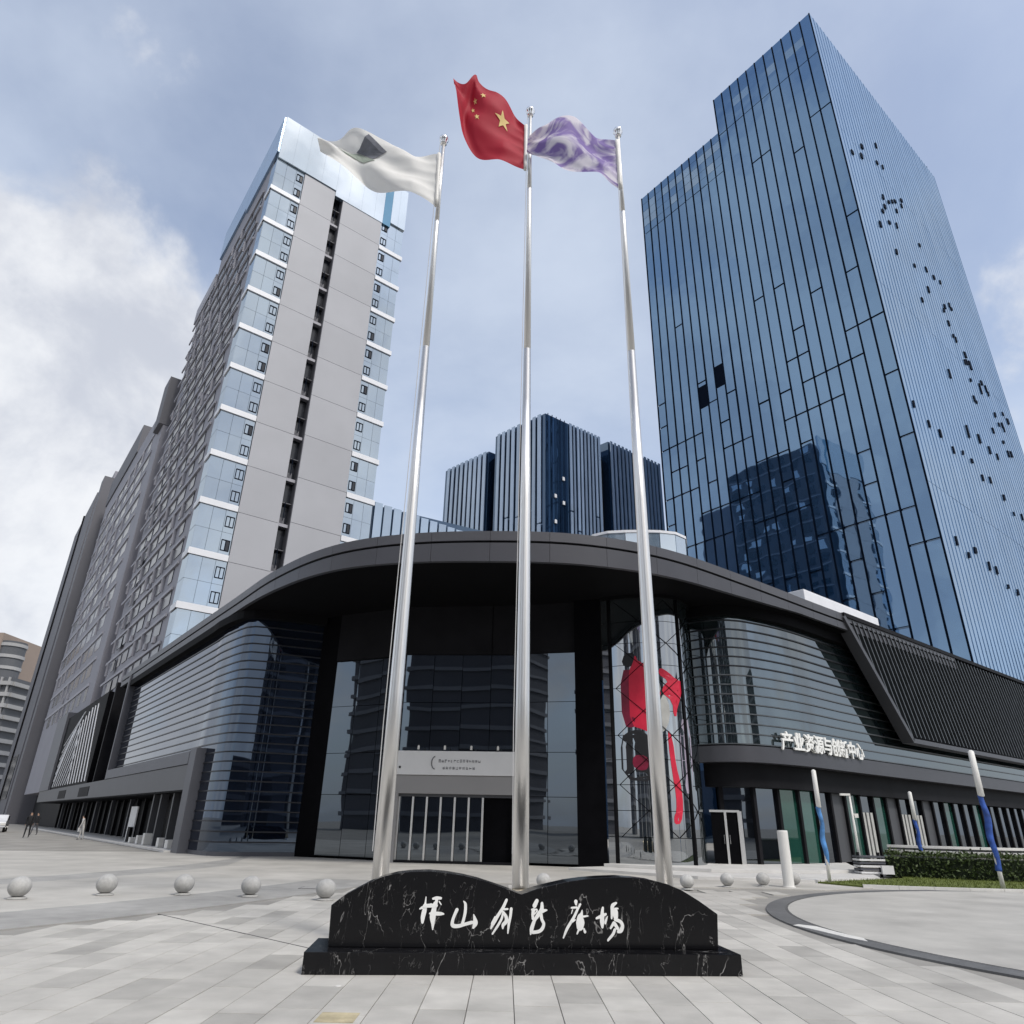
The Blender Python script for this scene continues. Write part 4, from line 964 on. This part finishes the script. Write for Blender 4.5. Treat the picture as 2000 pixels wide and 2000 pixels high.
for i, (x, y, lb) in enumerate(balls):
    t = thing('stone_ball', lb, 'bollard', (x, y, 0), 'stone ball bollards across the plaza')
    k = .95 if i < 5 else .88
    fr = T(x, y, .006) @ Matrix.Rotation(i * 1.3, 4, 'Z') @ Matrix.Diagonal((k, k, k * .9, 1))
    inst('ball', bm_, t, fr); inst('foot', bf_, t, fr)

# ------------------------------------------------------------------ white post, banners, lawn, hedge
wp = thing('white_post', 'short white cylindrical post beside the rightmost stone ball', 'post', (8.7, 23.9, 0))
MB().lathe([(.16, 0), (.16, 1.55), (.15, 1.58), (.02, 1.585)], 20, (8.7, 23.9)).build('shaft', 'white_paint', wp, smooth=False)
MB().lathe([(.19, 0), (.19, .03), (.16, .035)], 20, (8.7, 23.9)).build('collar', 'white_paint', wp)
for x, y, h, w, lb, mt in ((10.72, 25.7, 3.5, .095, 'furled sky blue banner on a white pole nearest the white post', 'banner_sky'), (15.45, 24.2, 4.1, .115, 'tallest furled navy banner on a white pole on the lawn at right', 'banner_blue'), (16.6, 30.6, 3.1, .09, 'furled blue banner on a white pole behind the hedge', 'banner_blue'), (19.0, 26.8, 3.4, .1, 'furled banner pole cut by the right edge of the picture', 'banner_blue')):
    t = thing('banner_pole', lb, 'banner', (x, y, 0), 'furled banners by the lawn')
    MB().lathe([(w * .6, 0), (w * .55, .9), (w * .42, h * .68), (w * .40, h)], 12, (x, y)).build('pole', 'white_paint', t, smooth=True)
    MB().lathe([(w * .55, h * .66), (w * .85, h * .66 + .02), (w * .8, h), (w * .3, h + .04)], 12, (x, y)).build('white_sleeve', 'white_paint', t, smooth=True)
    m = MB(); P = []
    n = 22
    pts = [(x + .022 * math.sin(q * .5), y + .02 * math.cos(q * .6), .55 + (h * .67 - .55) * q / n) for q in range(n + 1)]
    m.tube(pts, [w * (.80 + .1 * math.sin(q * .4 + x)) for q in range(n + 1)], 9)
    m.build('furled_cloth', mt, t, smooth=True)
lamp = thing('lamp_post', 'slim white lamp post in front of the green shop windows', 'lamp', (14.0, 30.4, 0))
MB().lathe([(.06, .1), (.035, 3.0)], 10, (14.0, 30.4)).build('pole', 'white_paint', lamp, smooth=True)
MB().box(13.62, 14.02, 30.35, 30.45, 2.92, 3.0).build('arm', 'white_paint', lamp); MB().box(14.05, 14.2, 30.33, 30.47, 2.1, 2.25).build('junction_box', 'white_paint', lamp)
# lawn with kerb
lawn = [(10.4, 25.9), (11.2, 24.5), (13, 24.05), (16, 23.85), (22, 24.2), (32, 27), (36, 36), (22, 36), (16, 31.5), (14.9, 29.0)]
lg = MB().prism(lawn, -.02, .05).build('lawn', 'grass'); struct(lg)
kb = resample(catmull([Vector(p) for p in ((11.2, 24.4), (13, 23.95), (16, 23.75), (22, 24.1), (32, 26.9))], 6), 1.0)
ke = thing('lawn_kerb', 'thin white stone kerb along the front of the lawn', 'kerb', (14, 24, 0))
for a, b in zip(kb, kb[1:]): MB().seg(a.lerp(b, .005), a.lerp(b, .995), .12, -.02, .09).build('kerb_stone', 'kerb_white', ke)
gm = MB(); r6 = random.Random(9)
def inside(x, y, P):
    c = False
    for i in range(len(P)):
        a, b = P[i], P[i - 1]
        if (a[1] > y) != (b[1] > y) and x < (b[0] - a[0]) * (y - a[1]) / (b[1] - a[1]) + a[0]: c = not c
    return c
for _ in range(9000):
    x, y = r6.uniform(10.3, 24), r6.uniform(23.9, 31)
    if not inside(x, y, lawn): continue
    h = r6.uniform(.03, .08); dx, dy = r6.uniform(-.03, .03), r6.uniform(-.03, .03); a = r6.uniform(0, 3.14); w = .012
    k = len(gm.v); gm.v += [(x - w * math.cos(a), y - w * math.sin(a), .05), (x + w * math.cos(a), y + w * math.sin(a), .05), (x + dx, y + dy, .05 + h)]; gm.f.append((k, k + 1, k + 2))
tag(gm.build('grass', 'grass'), 'short yellowish green grass of the lawn', 'grass', kind='stuff')
hd = thing('clipped_hedge', 'dark clipped hedge along the back of the lawn at right', 'hedge', (20, 29.5, 0))
hp = resample(catmull([Vector((14.7, 29.9)), Vector((17.5, 28.3)), Vector((21, 27.9)), Vector((26, 29.2)), Vector((33, 33))], 8), .7)
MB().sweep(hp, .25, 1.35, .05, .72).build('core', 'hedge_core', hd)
lm = MB()
cumh = len(hp) - 1
for _ in range(9000):
    u = r6.random(); q = on(hp, u); q2_ = on(hp, min(u + .01, 1)); q1_ = on(hp, max(u - .01, 0)); tt = (q2_ - q1_).normalized(); nn = Vector((-tt.y, tt.x))
    if r6.random() < .55: o_, z = .15 + r6.gauss(.03, .09), r6.uniform(.06, .88)
    else: o_, z = r6.uniform(.1, 1.4), .80 + abs(r6.gauss(0, .08))
    p = Vector((q.x + nn.x * o_, q.y + nn.y * o_, z)); s = r6.uniform(.035, .09)
    a = Vector((r6.gauss(0, 1), r6.gauss(0, 1), r6.gauss(0, 1))).normalized(); b = a.cross(Vector((r6.gauss(0, 1), r6.gauss(0, 1), r6.gauss(0, 1)))).normalized()
    lm.quad(p - a * s, p + b * s * .5, p + a * s, p - b * s * .5)
lo = lm.build('foliage', 'leaf', hd); lo['kind'] = 'stuff'
pw = thing('planter_wall', 'pale stone planter wall with two copings behind the hedge', 'wall', (20, 30.5, 0))
for d0, d1, z0, z1, mt in ((1.5, 1.9, .0, .85, 'granite_band'), (1.45, 1.95, .86, .95, 'kerb_white'), (2.1, 2.5, .0, 1.02, 'granite_dark'), (2.05, 2.55, 1.03, 1.12, 'kerb_white')):
    MB().sweep(hp, d0, d1, z0, z1).build('coping' if mt == 'kerb_white' else 'course', mt, pw)
lr = thing('letter_row', 'row of small white upright letters at the foot of the hedge', 'letters', (19, 28, 0))
for i in range(16):
    u = .26 + i * .021; q = on(hp, u); q2_ = on(hp, u + .01); an = math.degrees(math.atan2(q2_.y - q.y, q2_.x - q.x))
    m = MB().box(0, .05, -.04, 0, 0, .26)
    if i % 3 == 0: m.box(.055, .18, -.04, 0, .01, .06)
    if i % 4 == 1: m.box(.14, .19, -.04, 0, 0, .26); m.box(.055, .135, -.04, 0, .01, .06)
    if i % 5 == 2: m.box(.055, .17, -.04, 0, .2, .25); m.box(.055, .15, -.04, 0, .1, .15)
    m.build('letter', 'kerb_white', lr, frame(q.x, q.y - .04, an, .06))
ub = thing('wrapped_bench', 'low striped grey bench end beside the hedge', 'bench', (14.2, 29.8, 0))
for i in range(6): MB().box(13.75, 14.75, 29.9, 30.5, .12 + i * .11, .19 + i * .11).build('slat', 'pier_grey' if i % 2 else 'sign_white', ub, bevel=.01)
MB().box(14.5, 14.95, 29.75, 29.85, .12, .42).build('notice_plate', 'sign_white', ub)
for x in (13.85, 14.65): MB().box(x - .04, x + .04, 30.15, 30.25, .0, .86).build('leg', 'dark_wall', ub)

# ------------------------------------------------------------------ left side: panel, people, car
wpn = thing('display_board', 'tall pale board standing between the dark shop columns at left', 'board', (pl(14.6, .6).x, pl(14.6, .6).y, 0))
MB().box(-15.6, -13.7, .55, .63, .1, 2.15).build('board', 'sign_white', wpn, FL, bevel=.01)
MB().box(-14.3, -13.6, .35, .5, .1, .95).build('black_bin', 'black_metal', wpn, FL)
for i, (s, w, h) in enumerate(((12.4, .5, .3), (10.4, .45, .45), (8.7, .45, .6), (5.2, .5, .45), (3.3, .6, .4))):
    o = MB().box(-s - w / 2, -s + w / 2, .2, .2 + w, .1, .1 + h)
    o = o.build('shop_crate', 'white_paint', None, FL, bevel=.02)
    tag(o, ['flat white crate beside the tall pale board', 'low white crate second from the tall pale board', 'tallest white crate in the middle of the left shop front', 'white crate fourth from the tall pale board', 'white crate nearest the grey corner pier'][i], 'crate', 'white crates along the left shop front')
def person(label, x, y, deg, h, top, bot, stride=.18, bag=None, lean=0.0):
    t = thing('person', label, 'person', (x, y, 0)); k = h / 1.72; fr = frame(x, y, deg) @ Matrix.Scale(k, 4)
    V = [(0, 0, .93), (0, lean * .4, 1.12), (0, lean * .8, 1.35), (0, lean, 1.48), (0, lean + .02, 1.58), (0, lean + .03, 1.68),
         (.10, 0, .90), (.11, stride * .6, .50), (.11, stride, .07), (.11, stride + .14, .03), (-.10, 0, .90), (-.11, -stride * .3, .50), (-.11, -stride, .10), (-.11, -stride + .13, .03),
         (.19, lean, 1.40), (.24, lean - .08, 1.13), (.24, lean - .02, .88), (.24, lean + .02, .79), (-.19, lean, 1.40), (-.24, lean + .08, 1.13), (-.24, lean + .16, .9), (-.24, lean + .2, .81)]
    E_ = [(0, 1), (1, 2), (2, 3), (3, 4), (4, 5), (0, 6), (6, 7), (7, 8), (8, 9), (0, 10), (10, 11), (11, 12), (12, 13), (2, 14), (14, 15), (15, 16), (16, 17), (2, 18), (18, 19), (19, 20), (20, 21)]
    rad = [.14, .135, .15, .06, .085, .085, .095, .07, .045, .035, .095, .07, .045, .035, .06, .045, .035, .03, .06, .045, .035, .03]
    me = bpy.data.meshes.new('body'); me.from_pydata(V, E_, []); ob = bpy.data.objects.new('body', me); COL.objects.link(ob)
    md = ob.modifiers.new('skin', 'SKIN'); md.use_smooth_shade = True
    for i, sv in enumerate(me.skin_vertices[0].data): sv.radius = (rad[i], rad[i] * .85); sv.use_root = i == 0
    sb = ob.modifiers.new('sub', 'SUBSURF'); sb.levels = 1; sb.render_levels = 1
    me2 = bpy.data.meshes.new_from_object(ob.evaluated_get(bpy.context.evaluated_depsgraph_get())); bpy.data.objects.remove(ob)
    me2.materials.clear()
    for q in (top, bot, 'skin', 'rubber', 'hair'): me2.materials.append(M[q])
    for p in me2.polygons:
        c = p.center; p.use_smooth = True
        if c.z > 1.6 or (c.z > 1.5 and c.y < lean): p.material_index = 4
        elif c.z > 1.46: p.material_index = 2
        elif c.z < .08: p.material_index = 3
        elif c.z < .92 and abs(c.x) < .19: p.material_index = 1
        elif abs(c.x) > .19 and c.z < .85: p.material_index = 2
        else: p.material_index = 0
    link(bpy.data.objects.new('body', me2), t, fr)
    if bag: MB().box(.2, .3, -.05, .28, .52, .82).build('bag', bag, t, fr, bevel=.02)
    return t
person('person in black walking, nearest of the pair at far left', -34.6, 55.6, 200, 1.74, 'cloth_black', 'cloth_black', .2)
person('person in black and grey walking behind the other at far left', -38.4, 62.6, 170, 1.72, 'cloth_black', 'cloth_grey', .22)
person('person in pale clothes with a white bag outside the left shops', -29.7, 53.9, 130, 1.6, 'cloth_pale', 'cloth_pale', .12, 'bag_white', .12)
car = thing('parked_car', 'pale parked car cut by the left edge of the picture', 'car', (-47.2, 71, 0)); CFm = frame(-47.2, 71, -60)
pr_ = [(-2.1, .35), (-2.15, .75), (-1.3, .9), (-.75, 1.42), (.7, 1.45), (1.35, .98), (2.05, .85), (2.15, .4)]
MB().xzprism(pr_, -.82, .82).build('body', 'car_paint', car, CFm, bevel=.06)
MB().xzprism([(-1.15, .95), (-.68, 1.36), (.62, 1.38), (1.15, 1.0)], -.84, .84).build('window', 'window_dark', car, CFm)
for x in (-1.35, 1.35):
    for y in (-.75, .75):
        w = MB().tube([(x, y - .1, .33), (x, y + .1, .33)], .33, 18).build('wheel', 'rubber', car, CFm); MB().tube([(x, y - .11, .33), (x, y + .11, .33)], .19, 14).build('rim', 'steel', w, CFm)
for y in (-.6, .6): MB().box(2.02, 2.16, y - .18, y + .18, .58, .74).build('headlight', 'white_paint', car, CFm)
# small litter mark on the ring: white paint patch
pp = [(5.9 + .05 * math.sin(i * 2.1), 0) for i in range(3)]
m = MB().prism([(5.30, 14.6), (5.45, 14.1), (5.62, 13.2), (5.78, 12.75), (5.88, 13.1), (5.75, 13.8), (5.68, 14.5), (5.45, 14.75)], .009, .016)
tag(m.build('paint_patch', 'kerb_white'), 'irregular white paint patch on the dark ring of the round stage', 'paint')

mat('tile_yellow', (.43, .37, .24), .7, var=.3, vs=6, bump=.4, bs=50)
o = MB().box(-1.62, -1.28, 7.28, 7.62, .0045, .0085).build('yellow_tile', 'tile_yellow'); tag(o, 'worn yellow tile in the paving at the bottom edge', 'tile')
o = MB().lathe([(.035, 0), (.03, .006), (.01, .008)], 10).build('litter', 'kerb_white', None, T(-1.72, 8.72, .006)); tag(o, 'scrap of white litter on the paving left of the marble stone', 'litter')
for x, y, lb in ((3.1, 15.6, 'square steel drain cover right of the flagpoles'), (-4.9, 20.2, 'square steel drain cover behind the left stone balls')):
    t = thing('drain_cover', lb, 'drain cover', (x, y, 0)); MB().box(x - .3, x + .3, y - .3, y + .3, .0045, .010).build('frame', 'granite_dark', t); MB().box(x - .26, x + .26, y - .26, y + .26, .0101, .0125).build('plate', 'granite_band', t)
